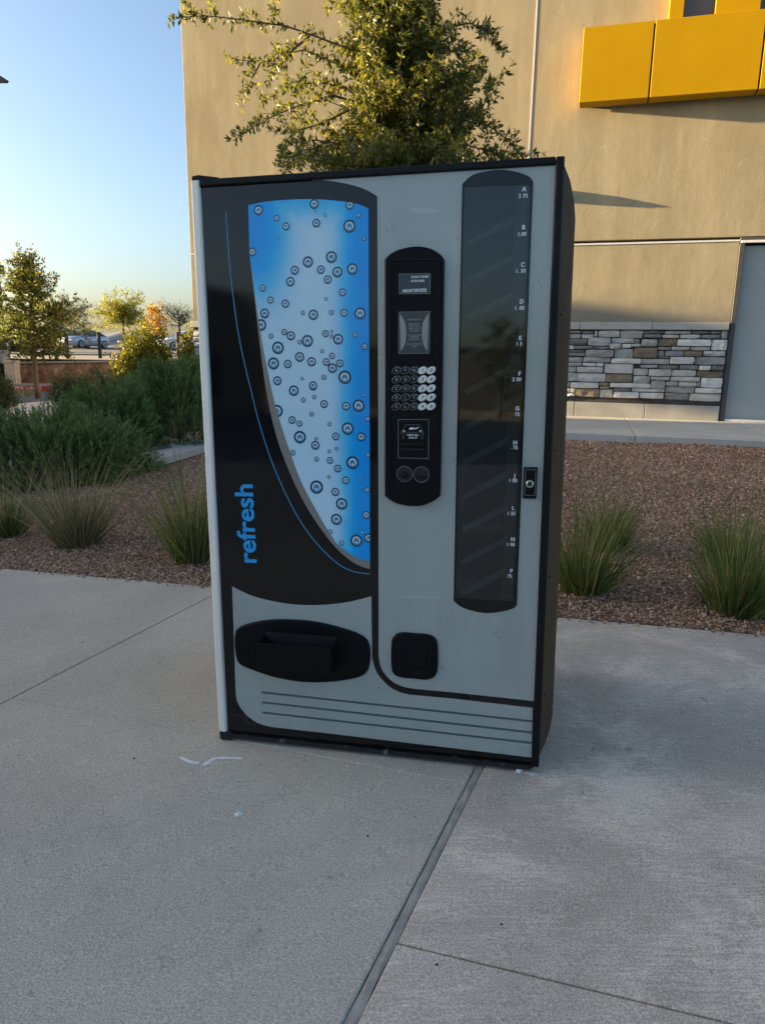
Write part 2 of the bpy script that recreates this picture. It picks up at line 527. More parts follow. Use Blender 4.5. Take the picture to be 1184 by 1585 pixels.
base = [edge_pt(-9, 0), edge_pt(-9, -9.5), edge_pt(8, -9.5), edge_pt(8, 0)]
base = base[::1]
panels = []
HB, HS = .0145, .0022
def side(poly, L, sgn, gap): return clip(poly, L[0] + L[1] * sgn * gap, L[1] * sgn)
left, right = side(base, Bj, 1, HB), side(base, Bj, -1, HB)
for a in (1, -1):
    q = side(left, Aj, a, HS)
    for c in (1, -1):
        panels.append((side(q, Cj, c, .0012), m_conc))
rm = side(right, Dj, 1, .0026); panels.append((side(right, Dj, -1, .0026), m_conc2))
for c in (1, -1): panels.append((side(rm, Ej, c, .0016), m_conc2))
plaza = bpy.data.objects.new('plaza', None); C.objects.link(plaza); struct(plaza)
for poly, mt in panels:
    if len(poly) < 3: continue
    A = sum(poly[i][0] * poly[(i + 1) % len(poly)][1] - poly[(i + 1) % len(poly)][0] * poly[i][1] for i in range(len(poly)))
    if A < 0: poly = poly[::-1]
    poly = [tuple(p) for p in poly]; n = len(poly)
    inn = inset(poly, .004)
    b = B()
    vv = [(x, y, slab_z(x, y) - .12) for x, y in poly] + [(x, y, slab_z(x, y) - .004) for x, y in poly] + [(x, y, slab_z(x, y)) for x, y in inn]
    ff = [[2 * n + i for i in range(n)]]
    for i in range(n):
        j = (i + 1) % n
        ff += [[i, j, n + j, n + i], [n + i, n + j, 2 * n + j, 2 * n + i]]
    b.add(vv, ff); b.link('concrete_panel', mt, plaza)
b = B()
poly = [tuple(p) for p in inset([tuple(q) for q in base], .03)]
b.add([(x, y, slab_z(x, y) - .026) for x, y in poly], [list(range(len(poly)))])
b.link('joint_bed', m_joint, plaza)
# expansion joint filler: lumpy strip in the joint
b = B(); N_ = 90
P0 = gpx(530, 1605)[:2]; d = Bj[2]
for i in range(N_ + 1):
    t = -1.2 + i * (5.2 / N_)
    c = P0 + d * t
    for k, w in enumerate((-HB + .0016 + .0022 * rng.random(), -.004, .005, HB - .0012 - .0022 * rng.random())):
        x, y = c + Bj[1] * w
        b.v.append((x, y, slab_z(x, y) - (.0035 if k in (0, 3) else .0015) - .003 * rng.random()))
for i in range(N_):
    for k in range(3):
        b.f.append([i * 4 + k, i * 4 + k + 1, i * 4 + k + 5, i * 4 + k + 4]); b.m.append(0)
b.link('joint_filler', m_filler, plaza)

# gravel bed surface
ss = np.linspace(-12, 9, 106); nn = np.concatenate([np.linspace(0.0, 3, 31), np.linspace(3.2, 17, 56)])
S_, N2 = np.meshgrid(ss, nn, indexing='ij')
X = UW[0] * S_ + NW[0] * (EDGE + N2); Y = UW[1] * S_ + NW[1] * (EDGE + N2)
Z = bed_z(X, Y) + .012 * (np.sin(X * 2.1 + 1) * np.cos(Y * 1.7) + .6 * np.sin(X * 4.3 + Y * 3.1)) * sstep(0.1, .8, N2)
V = np.stack([X, Y, Z], -1).reshape(-1, 3)
nS, nN = S_.shape
ii, jj = np.meshgrid(np.arange(nS - 1), np.arange(nN - 1), indexing='ij')
k0 = (ii * nN + jj).ravel()
bed = np_mesh('gravel_bed', V, np.stack([k0, k0 + nN, k0 + nN + 1, k0 + 1], 1), m_bed, smooth=True)
struct(bed)
def bed_zf(x, y):
    n = x * NW[0] + y * NW[1] - EDGE
    return bed_z(x, y) + .012 * (np.sin(x * 2.1 + 1) * np.cos(y * 1.7) + .6 * np.sin(x * 4.3 + y * 3.1)) * sstep(.1, .8, n)
# loose stones lying on it
def pebbles(name, s0, s1, n0_, n1_, count, r0, r1, zoff=0.0, spill=0.0):
    s = rng.uniform(s0, s1, count); n = rng.uniform(n0_, n1_, count)
    x = UW[0] * s + NW[0] * (EDGE + n); y = UW[1] * s + NW[1] * (EDGE + n)
    r = rng.uniform(r0, r1, count) * rng.uniform(.7, 1.25, count)
    z = (bed_zf(x, y) if spill == 0 else slab_z(x, y)) + r * .25 + zoff
    base_v = np.array([[1, 0, 0], [0, 1, 0], [-1, 0, 0], [0, -1, 0], [0, 0, 1], [0, 0, -1]], float)
    base_f = np.array([[0, 1, 4], [1, 2, 4], [2, 3, 4], [3, 0, 4], [1, 0, 5], [2, 1, 5], [3, 2, 5], [0, 3, 5]])
    V = base_v[None] * rng.uniform(.55, 1.3, (count, 6, 1)) + rng.normal(0, .18, (count, 6, 3))
    V[:, :, 2] *= rng.uniform(.5, .9, (count, 1))
    a = rng.uniform(0, 2 * pi, count); tl = rng.normal(0, .45, count)
    ca, sa, ct, st = np.cos(a), np.sin(a), np.cos(tl), np.sin(tl)
    vx, vy, vz = V[..., 0], V[..., 1], V[..., 2]
    vy, vz = vy * ct[:, None] - vz * st[:, None], vy * st[:, None] + vz * ct[:, None]
    vx, vy = vx * ca[:, None] - vy * sa[:, None], vx * sa[:, None] + vy * ca[:, None]
    V = np.stack([vx, vy, vz], -1) * r[:, None, None] + np.stack([x, y, z], -1)[:, None]
    F_ = base_f[None] + (np.arange(count) * 6)[:, None, None]
    return V.reshape(-1, 3), F_.reshape(-1, 3)
parts = [pebbles('', -5.5, 3.4, 0.0, 2.2, 64000, .0065, .0125), pebbles('', -5.5, 6.2, 2.0, 4.8, 52000, .008, .0155),
         pebbles('', -6, 7.5, 4.6, 9.0, 30000, .010, .019), pebbles('', -5.5, 3.2, -.05, .02, 500, .005, .011, 0, 1)]
Vs, Fs, k = [], [], 0
for v_, f_ in parts:
    Vs.append(v_); Fs.append(f_ + k); k += len(v_)
struct(np_mesh('gravel', np.concatenate(Vs), np.concatenate(Fs), m_gravel), 'stuff')

# walk along the building (kerb edge towards the gravel)
def wall_box(b, s0, s1, n0_, n1_, z0, z1, mi=0, c=0.0):
    k = len(b.v); b.box(s0, s1, n0_, n1_, z0, z1, mi, c)
    for i in range(k, len(b.v)):
        b.v[i] = tuple(wpt(*b.v[i]))
WALK_N = WALK_F - WD
walk = bpy.data.objects.new('walkway', None); C.objects.link(walk); struct(walk)
for a in np.arange(-3.0, 9.0, 1.83):
    b = B(); wall_box(b, a, a + 1.822, WALK_N, -.012, ZB - .14, ZB - .012, 0, .008); b.link('concrete_panel', m_walk, walk)
b = B(); wall_box(b, -2.98, 9.0, WALK_N + .03, -.02, ZB - .2, ZB - .03); b.link('joint_bed', m_joint, walk)
# path and small utility pad on the left
def slab_from(name, pxs, z, mat_, th=.12, parent=None):
    pts = [at_z(px, py, z) for px, py in pxs]
    poly = [(p[0], p[1]) for p in pts]
    A = sum(poly[i][0] * poly[(i + 1) % len(poly)][1] - poly[(i + 1) % len(poly)][0] * poly[i][1] for i in range(len(poly)))
    if A < 0: poly = poly[::-1]
    n = len(poly); inn = inset(poly, .012)
    b = B()
    vv = [(x, y, z - th) for x, y in poly] + [(x, y, z - .012) for x, y in poly] + [(x, y, z) for x, y in inn]
    ff = [[2 * n + i for i in range(n)]]
    for i in range(n):
        j = (i + 1) % n
        ff += [[i, j, n + j, n + i], [n + i, n + j, 2 * n + j, 2 * n + i]]
    b.add(vv, ff)
    return b.link(name, mat_, parent)
struct(slab_from('path', [(-160, 676), (-160, 640), (28, 624.5), (110, 617.5), (150, 640), (60, 660)], -.055, m_walk))
struct(slab_from('kerb_pad', [(199, 682), (228, 715), (330, 686), (300, 672)], -.02, m_walk, .10))
b = B()
P = [at_z(px, py, -.014) for px, py in ((206, 684), (226, 700), (268, 692), (250, 683))]
b.add(P, [(0, 1, 2, 3)])
struct(b.link('pad_recess', M('pad_dirt', (.12, .12, .115), (.08, .08, .078), 12, .9)))

# street, red kerb, pavement, parking lot behind a low retaining wall
SZ = -.26
struct(B().box(-60, 0, 21.5, 27.6, SZ - .1, SZ).link('street', m_asphalt))
m_red = M('red_kerb_paint', (.50, .035, .045), (.40, .03, .035), 3, .6)
m_pave = M('pavement', (.33, .30, .27), (.27, .25, .225), 1, .9)
kerb = B().box(-60, 0, 27.6, 27.85, SZ - .1, -.06, c=.02).link('red_kerb', m_red); struct(kerb)
m_white = M('white_print', (.78, .78, .76), (.70, .70, .68), 20, .6)
b = B()
q = at_y(42, 598, 27.6)
put_text(b, 'FIRE LANE', q[0], -.155, 27.597, .17, bold=.01, width=1.15)
b.link('kerb_lettering', m_white, kerb)
struct(B().box(-60, 0, 27.86, 30.2, SZ - .1, -.075).link('pavement', m_pave))
LY = 30.0
xl, xr = at_y(27, 575, LY)[0], -1.5
m_rwall = None
def rubble():
    mt, nt, p = new_mat('brown_rubble')
    tc = nt.nodes.new('ShaderNodeTexCoord'); v = nt.nodes.new('ShaderNodeTexVoronoi'); v.feature = 'DISTANCE_TO_EDGE'
    v2 = nt.nodes.new('ShaderNodeTexVoronoi')
    for q in (v, v2):
        q.inputs['Scale'].default_value = 4.2; nt.links.new(tc.outputs['Object'], q.inputs['Vector'])
    sx = nt.nodes.new('ShaderNodeSeparateColor'); nt.links.new(v2.outputs['Color'], sx.inputs[0])
    c = ramp(nt, [(0, (.15, .065, .035)), (.4, (.24, .115, .06)), (.75, (.31, .17, .09)), (1, (.40, .27, .17))], sx.outputs[0])
    c = mixc(nt, ramp(nt, [(.0, (.85,) * 3), (.06, (0, 0, 0))], v.outputs['Distance']), c, (.15, .10, .07))
    nt.links.new(c, p.inputs['Base Color']); p.inputs['Roughness'].default_value = .9
    bump(nt, p, v.outputs['Distance'], 1.0, .12)
    bump(nt, p, noise(nt, 9, 5), .6, .05)
    return mt
rw = thing('retaining_wall', 'low brown rubble stone retaining wall across the street below the parking lot', 'wall', (xl, LY, -.1))
zl, zr = at_y(27, 560.5, LY)[2], at_y(185, 553, LY)[2] + .12
b = B()
for i in range(25):
    t = i / 24; x = xl + (xr - xl) * t; zt = zl + (zr - zl) * t - .05
    for k, (dy, z) in enumerate(((0, -.25), (-.02, zt * .5), (.03, zt), (.35, zt), (.35, -.25))):
        b.v.append((x - xl, dy + (.04 * rng.normal() if k == 1 else 0), z + .1))
for i in range(24):
    for k in range(4):
        b.f.append([i * 5 + k, (i + 1) * 5 + k, (i + 1) * 5 + k + 1, i * 5 + k + 1]); b.m.append(0)
b.link('rubble_face', rubble(), rw, True)
b = B()
b.add([(0, -.04, zl + .05), (xr - xl, -.04, zr + .05), (xr - xl, .4, zr + .05), (0, .4, zl + .05), (0, -.04, zl + .11), (xr - xl, -.04, zr + .11), (xr - xl, .4, zr + .11), (0, .4, zl + .11)],
      [(0, 1, 5, 4), (1, 2, 6, 5), (2, 3, 7, 6), (3, 0, 4, 7), (4, 5, 6, 7), (3, 2, 1, 0)])
b.link('coping', M('pale_coping', (.45, .42, .36), (.38, .35, .30), 2, .85), rw)
# parking lot sloping up
b = B()
b.add([(-90, LY + .3, zl - .02), (xr, LY + .3, zr - .02), (xr + 30, 66, 1.62), (-90, 66, 1.62), (-90, 140, 2.3), (40, 140, 2.3)],
      [(0, 1, 2, 3), (3, 2, 5, 4)])
struct(b.link('parking_lot', m_lot))
b = B()
for x in np.arange(-60, -2, 2.8):
    b.add([(x, 50, .004 + 1.33), (x + .1, 50, .004 + 1.33), (x + 1.6, 54.5, .004 + 1.40), (x + 1.5, 54.5, .004 + 1.40)], [(0, 1, 2, 3)])
# hills on the horizon
hv = []; hf = []; nh = 120
for i in range(nh + 1):
    x = -3300 + 6600 * i / nh
    h = 95 + 12 * sin(i * .31) + 14 * sin(i * .83 + 1) + 8 * sin(i * 2.1) - .012 * x
    hv += [(x, 3900, -5), (x, 4200, h * .55), (x, 4600, h), (x, 5600, -5)]
for i in range(nh):
    for k in range(3): hf.append([i * 4 + k, (i + 1) * 4 + k, (i + 1) * 4 + k + 1, i * 4 + k + 1])
b = B(); b.add(hv, hf)
struct(b.link('hills', M('far_hills', (.25, .26, .25), (.20, .215, .21), .004, .95), smooth=True))

# ------------------------------------------------------------------ the big building
bld = thing('store_building', 'tall tan stucco building wall with a pale stone wainscot and grey door', 'building', wpt(-2, 0, 0))
def bpart(bb, name, mt, parent=bld, smooth=False):
    o_ = np.array(bld.location)
    bb.v = [tuple(np.array(p) - o_) for p in bb.v]
    return bb.link(name, mt, parent, smooth)
S_L = wpx(299.4, 495)[0]                     # left corner
S_P = (wpx(831.7, 0)[0] + wpx(817.5, 238)[0]) / 2    # vertical control joint
Z_T = (wpx(886.7, 378)[1] + wpx(1143, 373)[1]) / 2   # horizontal reveal
S_D = (wpx(1145.3, 372.6)[0] + wpx(1112.3, 647.6)[0]) / 2   # frame of the door
CAP_B = wpx(1000, 510.5)[1]; ST_B = wpx(1000, 621.0)[1] ; BASE_T = wpx(1000, 622.5)[1]
ROOF = 9.0; S_R = 9.5; DW = 2.4; Z_DH = wpx(1165, 372)[1]
T = .25
G = .015
def wb(name, s0, s1, n0_, n1_, z0, z1, mt, c=0.0, parent=bld):
    b = B(); wall_box(b, s0, s1, n0_, n1_, z0, z1, 0, c)
    return bpart(b, name, mt, parent)
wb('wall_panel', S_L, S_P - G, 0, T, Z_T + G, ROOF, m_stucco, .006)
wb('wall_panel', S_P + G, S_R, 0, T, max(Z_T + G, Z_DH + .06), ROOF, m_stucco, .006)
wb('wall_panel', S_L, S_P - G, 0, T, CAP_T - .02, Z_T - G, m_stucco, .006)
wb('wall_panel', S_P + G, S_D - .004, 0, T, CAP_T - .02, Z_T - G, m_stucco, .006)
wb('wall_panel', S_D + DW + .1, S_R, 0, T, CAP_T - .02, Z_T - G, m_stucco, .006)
wb('backing_wall', S_L + .02, S_R, T + .002, T + .12, 0, ROOF - .02, m_dark)
b = B(); wall_box(b, S_L, S_L + .25, T + .13, 14, 0.2, ROOF, 0); bpart(b, 'side_wall', m_stucco)
b = B(); wall_box(b, S_L + .01, S_R, T + .13, 14, ROOF - .3, ROOF - .1, 0); bpart(b, 'roof', m_walk)
wb('reveal_strip', S_P - G + .001, S_P + G - .001, -.006, .03, CAP_T, ROOF, m_reveal)
wb('reveal_strip', S_L - .006, S_P - G - .002, -.014, .03, Z_T - G + .001, Z_T + G - .001, m_reveal)
wb('reveal_strip', S_P + G + .002, S_D - .006, -.014, .03, Z_T - G + .001, Z_T + G - .001, m_reveal)
# cap, base course in lengths
cuts = [S_L - .03] + [wpx(x, 505)[0] for x in (780, 897, 1009)] + [wpx(1127.2, 505)[0]]
extra = np.arange(cuts[0] + 1.5, cuts[1] - .6, 1.5)
cuts = sorted([cuts[0], *extra, *cuts[1:]])
for a, c in zip(cuts[:-1], cuts[1:]):
    wb('cap_stone', a + .003, c - .003, -.075, .0 - .002, CAP_B, CAP_T, m_cap, .008)
cuts = [S_L - .02, -5.5, -3.9, -2.3] + [wpx(x, 632)[0] for x in (790, 888.5, 997)] + [S_D - .02]
for a, c in zip(cuts[:-1], cuts[1:]):
    wb('base_block', a + .003, c - .003, -.055, .10, ZB - .1, BASE_T - .03, m_base, .008)
wains = wb('stone_wainscot', S_L + .0, S_D - .004, .0, T, ZB - .1, CAP_B - .001, m_mortar)
# ledge stones: traced from the photograph where seen, the same kind of coursing where the machine hides it
L9, R8 = 9.108, 8.457
tr = [(85,205,255,237,'k'),(275,205,440,238,'k'),(85,248,262,305,'g'),(275,250,440,308,'w'),(455,200,490,280,'t'),(505,200,803,288,'t'),(815,200,1130,302,'t'),
(85,315,350,395,'k'),(365,295,675,412,'g'),(690,305,1010,372,'g'),(1012,318,1085,376,'d'),(80,408,165,458,'w'),(170,415,432,455,'k'),(442,422,660,455,'d'),(668,380,828,452,'g'),(838,388,970,438,'w'),(975,385,1110,425,'g'),
(80,468,320,512,'k'),(80,516,320,556,'k'),(330,468,720,568,'g'),(735,455,988,584,'g'),(1003,440,1335,580,'b'),(75,575,282,640,'g'),(295,575,672,645,'g'),(685,592,1105,660,'w'),
(65,650,275,697,'g'),(287,655,468,700,'w'),(478,652,580,702,'w'),(590,665,990,798,'w'),(65,705,192,778,'g'),(203,710,568,787,'g'),(62,790,212,905,'g'),(212,800,605,915,'w'),(615,812,980,922,'b'),
(60,920,95,992,'w'),(108,928,510,1005,'w'),(518,930,655,972,'b'),(525,982,660,1015,'b'),(670,938,1232,1000,'w'),(50,1010,182,1072,'w'),(190,1020,520,1125,'b'),(525,1030,708,1138,'t'),(720,1010,965,1052,'k'),(975,1015,1435,1062,'w'),
(48,1082,175,1118,'w'),(720,1062,1075,1145,'w'),(1085,1075,1422,1150,'w')]
trR = [(35,190,310,222,'k'),(320,195,665,228,'g'),(680,195,905,225,'k'),(912,195,1055,222,'k'),(1062,190,1140,288,'g'),(50,235,275,275,'d'),(290,240,510,280,'t'),(525,238,780,285,'w'),(785,242,1045,287,'d'),
(20,300,222,390,'t'),(235,292,475,385,'b'),(490,300,925,385,'w'),(935,305,1135,440,'w'),(235,400,400,438,'k'),(412,397,645,442,'g'),(660,395,915,442,'g'),(232,448,315,512,'g'),(328,450,568,518,'g'),(578,455,808,520,'b'),(825,452,1112,515,'g'),
(235,520,378,545,'d'),(15,555,380,622,'g'),(390,530,705,620,'w'),(718,530,1105,628,'g'),(10,632,230,670,'g'),(242,636,502,685,'k'),(515,636,755,692,'d'),(765,643,918,700,'w'),(930,643,1085,702,'d'),
(-86,682,100,765,'t'),(112,688,405,778,'g'),(415,702,728,780,'g'),(740,713,1080,790,'b'),(-86,778,128,870,'t'),(140,787,385,830,'g'),(398,788,780,848,'w'),(795,803,1070,930,'w'),(140,838,325,940,'g'),(333,850,490,903,'g'),(500,860,735,912,'t'),(746,862,785,918,'t'),
(330,915,712,995,'g'),(722,938,1055,998,'w'),(325,1002,635,1085,'k'),(648,1008,1048,1105,'g')]
stones = []
for (x0, y0, x1, y1, k), (ox, sc) in [(t_, (870, L9)) for t_ in tr] + [(t_, (990, R8)) for t_ in trR]:
    q = [ox + x0 / sc, 490 + y0 / sc, ox + x1 / sc, 490 + y1 / sc]
    xm, ym = (q[0] + q[2]) / 2, (q[1] + q[3]) / 2
    s0, s1 = wpx(q[0], ym)[0], wpx(q[2], ym)[0]
    z1, z0 = wpx(xm, q[1])[1], wpx(xm, q[3])[1]
    stones.append((s0, s1, z0, z1, k))
s_end = min(s[0] for s in stones) + .02
z = ST_B + .02; S_ST = S_L + .01
while z < CAP_B - .06:
    h = min(random.choice((.09, .13, .17, .11, .15)), CAP_B - .015 - z)
    s = S_ST
    while s < s_end - .05:
        w = min(random.uniform(.22, .62), s_end - s)
        if s_end - s - w < .12: w = s_end - s
        stones.append((s, s + w - .016, z, z + h - .016, random.choice('gggwwtkdb')))
        s += w
    z += h
for (s0, s1, z0, z1, k) in stones:
    nx = 4; nz = 2; b = B()
    pr_ = random.uniform(.03, .085)
    cx, cz = (s0 + s1) / 2, (z0 + z1) / 2
    for front in (0, 1):
        for i in range(nx + 1):
            for j in range(nz + 1):
                s = s0 + (s1 - s0) * i / nx; zz = z0 + (z1 - z0) * j / nz
                e = (i in (0, nx)) or (j in (0, nz))
                if front:
                    dn = -pr_ + random.uniform(-.009, .009) + (.012 if e else 0)
                    s += random.uniform(-.006, .006); zz += random.uniform(-.004, .004)
                    if i in (0, nx) and j in (0, nz):
                        s += (.008 if i == 0 else -.008); zz += (.005 if j == 0 else -.005); dn += .008
                else: dn = .0
                b.v.append(tuple(wpt(s, dn, zz) - wpt(cx, 0, cz)))
    n1 = (nx + 1) * (nz + 1)
    I = lambda i, j: n1 + i * (nz + 1) + j
    for i in range(nx):
        for j in range(nz): b.f.append([I(i, j), I(i + 1, j), I(i + 1, j + 1), I(i, j + 1)])
    for i in range(nx):
        for j, fl in ((0, 0), (nz, 1)):
            q = [i * (nz + 1) + j, (i + 1) * (nz + 1) + j, I(i + 1, j), I(i, j)]; b.f.append(q[::-1] if fl else q)
    for j in range(nz):
        for i, fl in ((0, 1), (nx, 0)):
            q = [i * (nz + 1) + j, i * (nz + 1) + j + 1, I(i, j + 1), I(i, j)]; b.f.append(q if fl else q[::-1])
    b.m = [0] * len(b.f)
    o = b.link('stone', STONE[k], wains)
    o.location = Vector(wpt(cx, 0, cz)) - Vector(bld.location)
# door in its frame
dr = wb('door', S_D + .085, S_D + DW, .07, .12, ZB + .03, Z_DH - .07, m_door, .004)
wb('frame', S_D, S_D + .075, -.02, .18, ZB - .1, Z_DH - .045, m_frame, .004, dr)
wb('frame', S_D + DW + .01, S_D + DW + .09, -.02, .18, ZB - .1, Z_DH - .045, m_frame, .004, dr)
wb('header', S_D, S_D + DW + .09, -.02, .18, Z_DH - .04, Z_DH + .05, m_frame, .004, dr)
wb('drip_cap', S_D + .02, S_D + DW + .09, -.05, -.024, Z_DH - .04, Z_DH + .0, m_reveal, .003, dr)
wb('sill', S_D + .08, S_D + DW, -.03, .14, ZB - .01, ZB + .028, m_reveal, .004, dr)
# wall lamp fixed behind the machine's top: it throws the wedge of shade on the stucco
b = B()
sl, zl_ = wpx(845, 301)
wl = thing('wall_lamp', 'small dark wall lamp on the stucco behind the vending machine', 'wall lamp', wpt(sl, 0, zl_))
o_ = wpt(sl, 0, zl_)
b = B(); wall_box(b, sl - .12, sl + .12, -.02, -.001, zl_ - .1, zl_ + .1, 0, .01)
b.v = [tuple(np.array(p) - o_) for p in b.v]; b.link('back_plate', m_frame, wl)
b = B(); vv = [(a, n_, z_) for a in (-.16, .16) for n_, z_ in ((-.021, -.085), (-.021, .085), (-.13, .06), (-.225, -.01), (-.225, -.022), (-.13, -.06))]
b.add([wpt(sl + a, n_, zl_ + z_) - o_ for a, n_, z_ in vv], [[0, 1, 2, 3, 4, 5], [11, 10, 9, 8, 7, 6]] + [[k, (k + 1) % 6, 6 + (k + 1) % 6, 6 + k][::-1] for k in range(6)])
b.link('housing', m_frame, wl)

# yellow canopy
CP = .33
cs = [wpx(x, y, CP)[0] for x, y in ((899.5, 100), (1008.5, 95), (1180, 80))]
zc0 = (wpx(896, 159, CP)[1] + wpx(1176, 138, CP)[1]) / 2
zc1 = (wpx(903, 42, CP)[1] + wpx(1011.5, 31.8, CP)[1]) / 2
can = thing('yellow_canopy', 'bright yellow metal box canopy projecting from the stucco wall', 'canopy', wpt(cs[0], 0, zc0))
o_ = wpt(cs[0], 0, zc0)
def cpart(name, s0, s1, n0_, n1_, z0, z1, mt, c=.004):
    b = B(); wall_box(b, s0, s1, n0_, n1_, z0, z1, 0, c)
    b.v = [tuple(np.array(p) - o_) for p in b.v]; return b.link(name, mt, can)
edges = [cs[0], cs[1], cs[2], cs[2] + 1.75]
for a, c in zip(edges[:-1], edges[1:]):
    cpart('panel', a + (0 if a == cs[0] else .012), c - .012, -CP, -.06, zc0, zc1, m_yellow, .006)
cpart('panel_spine', cs[0] + .05, edges[-1] - .05, -CP + .03, -.002, zc0 + .03, zc1 - .03, m_dark)
# upper frames of the canopy (two upright yellow boxes with glazing between)
CU = .20
us = [wpx(x, 12, CU)[0] for x in (1036, 1058, 1107, 1176)]
zu = zc1 + .006
cpart('upright_box', us[0], us[1], -CU, -.002, zu, zu + 2.6, m_yellow)
cpart('upright_box', us[2], us[3], -CU, -.002, zu, zu + 2.6, m_yellow)
cpart('glazing', us[1] + .002, us[2] - .002, -.05, -.003, zu, zu + 2.6, m_window)
cpart('glazing', us[3] + .002, us[3] + 1.2, -.05, -.003, zu, zu + 2.6, m_window)

# ------------------------------------------------------------------ unseen blocks added off to the left, one reaching behind the camera (they shade the plaza and show in the gloss)
P0 = wpt(1.2, -.42, ZB)
OX = -20.0
OY = P0[1] + (OX - P0[0]) * SUN_H[1] / SUN_H[0]
m_far = M('brown_render', (.36, .30, .235), (.42, .35, .275), .8, .9, b=.2, bs=20)
shade_box = thing('shade_block', 'unseen low brown flat roofed block added left of the plaza to shade it', 'building', (OX, -4, G0))  # out of view, added to keep the plaza and machine in shade
H_T = 2.72 - OX * math.tan(SUN_EL) - G0 * 1
OYE = 16.55                                   # far end of the slotted part of the added shade block
ZS0, ZS1 = 3.48 - G0, 4.06 - G0  # slot left open so a strip of sun reaches the wall foot
b = B(); b.box(-14, 0, -24, OY + 4, 0, H_T - .25); b.link('wall', m_far, shade_box)
b = B(); b.box(-14.1, .0 + .06, -24.1, OY + 4.01, H_T - .249, H_T, 0, .01); b.link('parapet', m_cap, shade_box)
b = B(); b.box(-.3, 0, OY + 4.002, OYE + 4, 0, ZS0); b.link('shade_sill', m_far, shade_box)
b = B(); b.box(-.3, 0, OY + 4.012, OYE + 4, ZS1, H_T); b.link('shade_beam', m_far, shade_box)
b = B(); b.box(-.28, -.02, OYE + 3.9, OYE + 4.0, ZS0 + .001, ZS1 - .001); b.link('shade_post', m_far, shade_box)
for y in (-20, -14, -8, -2, 4, 10):  # made-up windows on the added block
    f = B().box(.002, .05, y, y + 2.6, .9, 2.9).link('window', m_frame, shade_box)
    B().box(.052, .06, y + .1, y + 2.5, 1.0, 2.8).link('pane', m_window, f)
lw = thing('shade_wall', 'unseen long plain brown wall added left of the street for shade', 'wall', (OX, OYE, G0))  # lower unseen shade wall, added so only shrub and tree tops catch sun
B().box(-.3, 0, .02, 18.5, 0, 3.25).link('wall_face', m_far, lw)
B().box(-.36, .06, .02, 18.5, 3.252, 3.35).link('coping', m_cap, lw)
# ------------------------------------------------------------------ the vending machine
m_gloss = M('black_acrylic', (.0015, .0016, .002), (.003, .003, .003), 3, .06, spec=.5, detail=7, rv=.03, b=.012, bs=5, bd=.01)
def panel_mat():
    mt, nt, p = new_mat('grey_graphic_panel')
    c = ramp(nt, [(.3, (.345, .385, .365)), (.7, (.40, .44, .412))], noise(nt, 3.5, 8))
    c = mixc(nt, ramp(nt, [(.50, (0, 0, 0)), (.72, (.38,) * 3)], noise(nt, 2.2, 7, .7, stretch=(1.6, 1, .55), dist=1.0)), c, (.25, .275, .262))
    c = mixc(nt, ramp(nt, [(.655, (0, 0, 0)), (.70, (.55,) * 3)], noise(nt, 15, 5, .65, stretch=(1, 1, .8), dist=2.5)), c, (.21, .225, .215))
    c = mixc(nt, ramp(nt, [(.69, (0, 0, 0)), (.72, (.5,) * 3)], noise(nt, 22, 3, .5, stretch=(.16, 1, 1.5), dist=.4, rot=(0, .25, 0))), c, (.52, .55, .53))
    c = mixc(nt, ramp(nt, [(.74, (0, 0, 0)), (.76, (.7,) * 3)], noise(nt, 55, 2, .5)), c, (.12, .125, .12))
    nt.links.new(c, p.inputs['Base Color'])
    nt.links.new(ramp(nt, [(.3, (.10,) * 3), (.7, (.30,) * 3)], noise(nt, 6, 7, .7, dist=.8)), p.inputs['Roughness'])
    p.inputs['Specular IOR Level'].default_value = .6
    p.inputs['Coat Weight'].default_value = .35; p.inputs['Coat Roughness'].default_value = .06
    bump(nt, p, noise(nt, 4, 3), .012, .01)
    return mt
m_grey = panel_mat()
m_stripe = M('stripe_print', (.075, .105, .115), (.085, .115, .125), 8, .25)
m_band = M('silver_band', (.30, .29, .275), (.27, .265, .25), 5, .25, .4)
m_trim = M('black_trim', (.005, .0055, .006), (.008, .008, .009), 8, .42, spec=.22, rv=.08)
m_plastic = M('black_plastic', (.003, .0035, .0045), (.005, .0055, .0065), 14, .5, spec=.16, rv=.08, b=.06, bs=160, bd=.001)
m_cab = M('cabinet_paint', (.055, .034, .018), (.085, .054, .030), 3, .6, spec=.15, rv=.1, stretch=(1, 1, .3), b=.05, bs=30)
m_alu = M('hinge_strip_paint', (.92, .89, .82), (.82, .79, .72), 3, .34, 0, rv=.08, stretch=(6, 6, .5))
m_scuff = M('scuffed_base', (.010, .010, .011), (.30, .30, .28), 30, .6, detail=9, lo=.58, hi=.82)
m_cyan = M('cyan_print', (.06, .30, .52), (.05, .27, .48), 8, .3)
m_refresh = M('refresh_blue', (.02, .38, .85), (.02, .36, .80), 8, .3)
m_print = M('label_white', (.80, .82, .83), (.74, .76, .78), 30, .5)
m_printd = M('label_grey', (.34, .37, .38), (.30, .33, .34), 30, .5)
m_line = M('outline_grey', (.16, .18, .18), (.14, .15, .16), 30, .4)
m_disp = M('display_window', (.018, .028, .04), (.02, .03, .045), 6, .12)
m_instr = M('instruction_plate', (.045, .052, .054), (.055, .062, .064), 10, .35)
m_lens = M('lens_silver', (.20, .215, .21), (.32, .34, .33), 2.5, .25, .5, lo=.3, hi=.7)
m_keyd = M('key_dark', (.19, .20, .195), (.27, .28, .275), 40, .35, .3)
m_keyl = M('key_pale', (.85, .86, .82), (.70, .72, .67), 40, .35)
m_shelf = M('tray_grey', (.11, .115, .11), (.08, .085, .08), 6, .4)
m_inside = M('cabinet_inside', (.005, .006, .007), (.008, .009, .010), 3, .6)
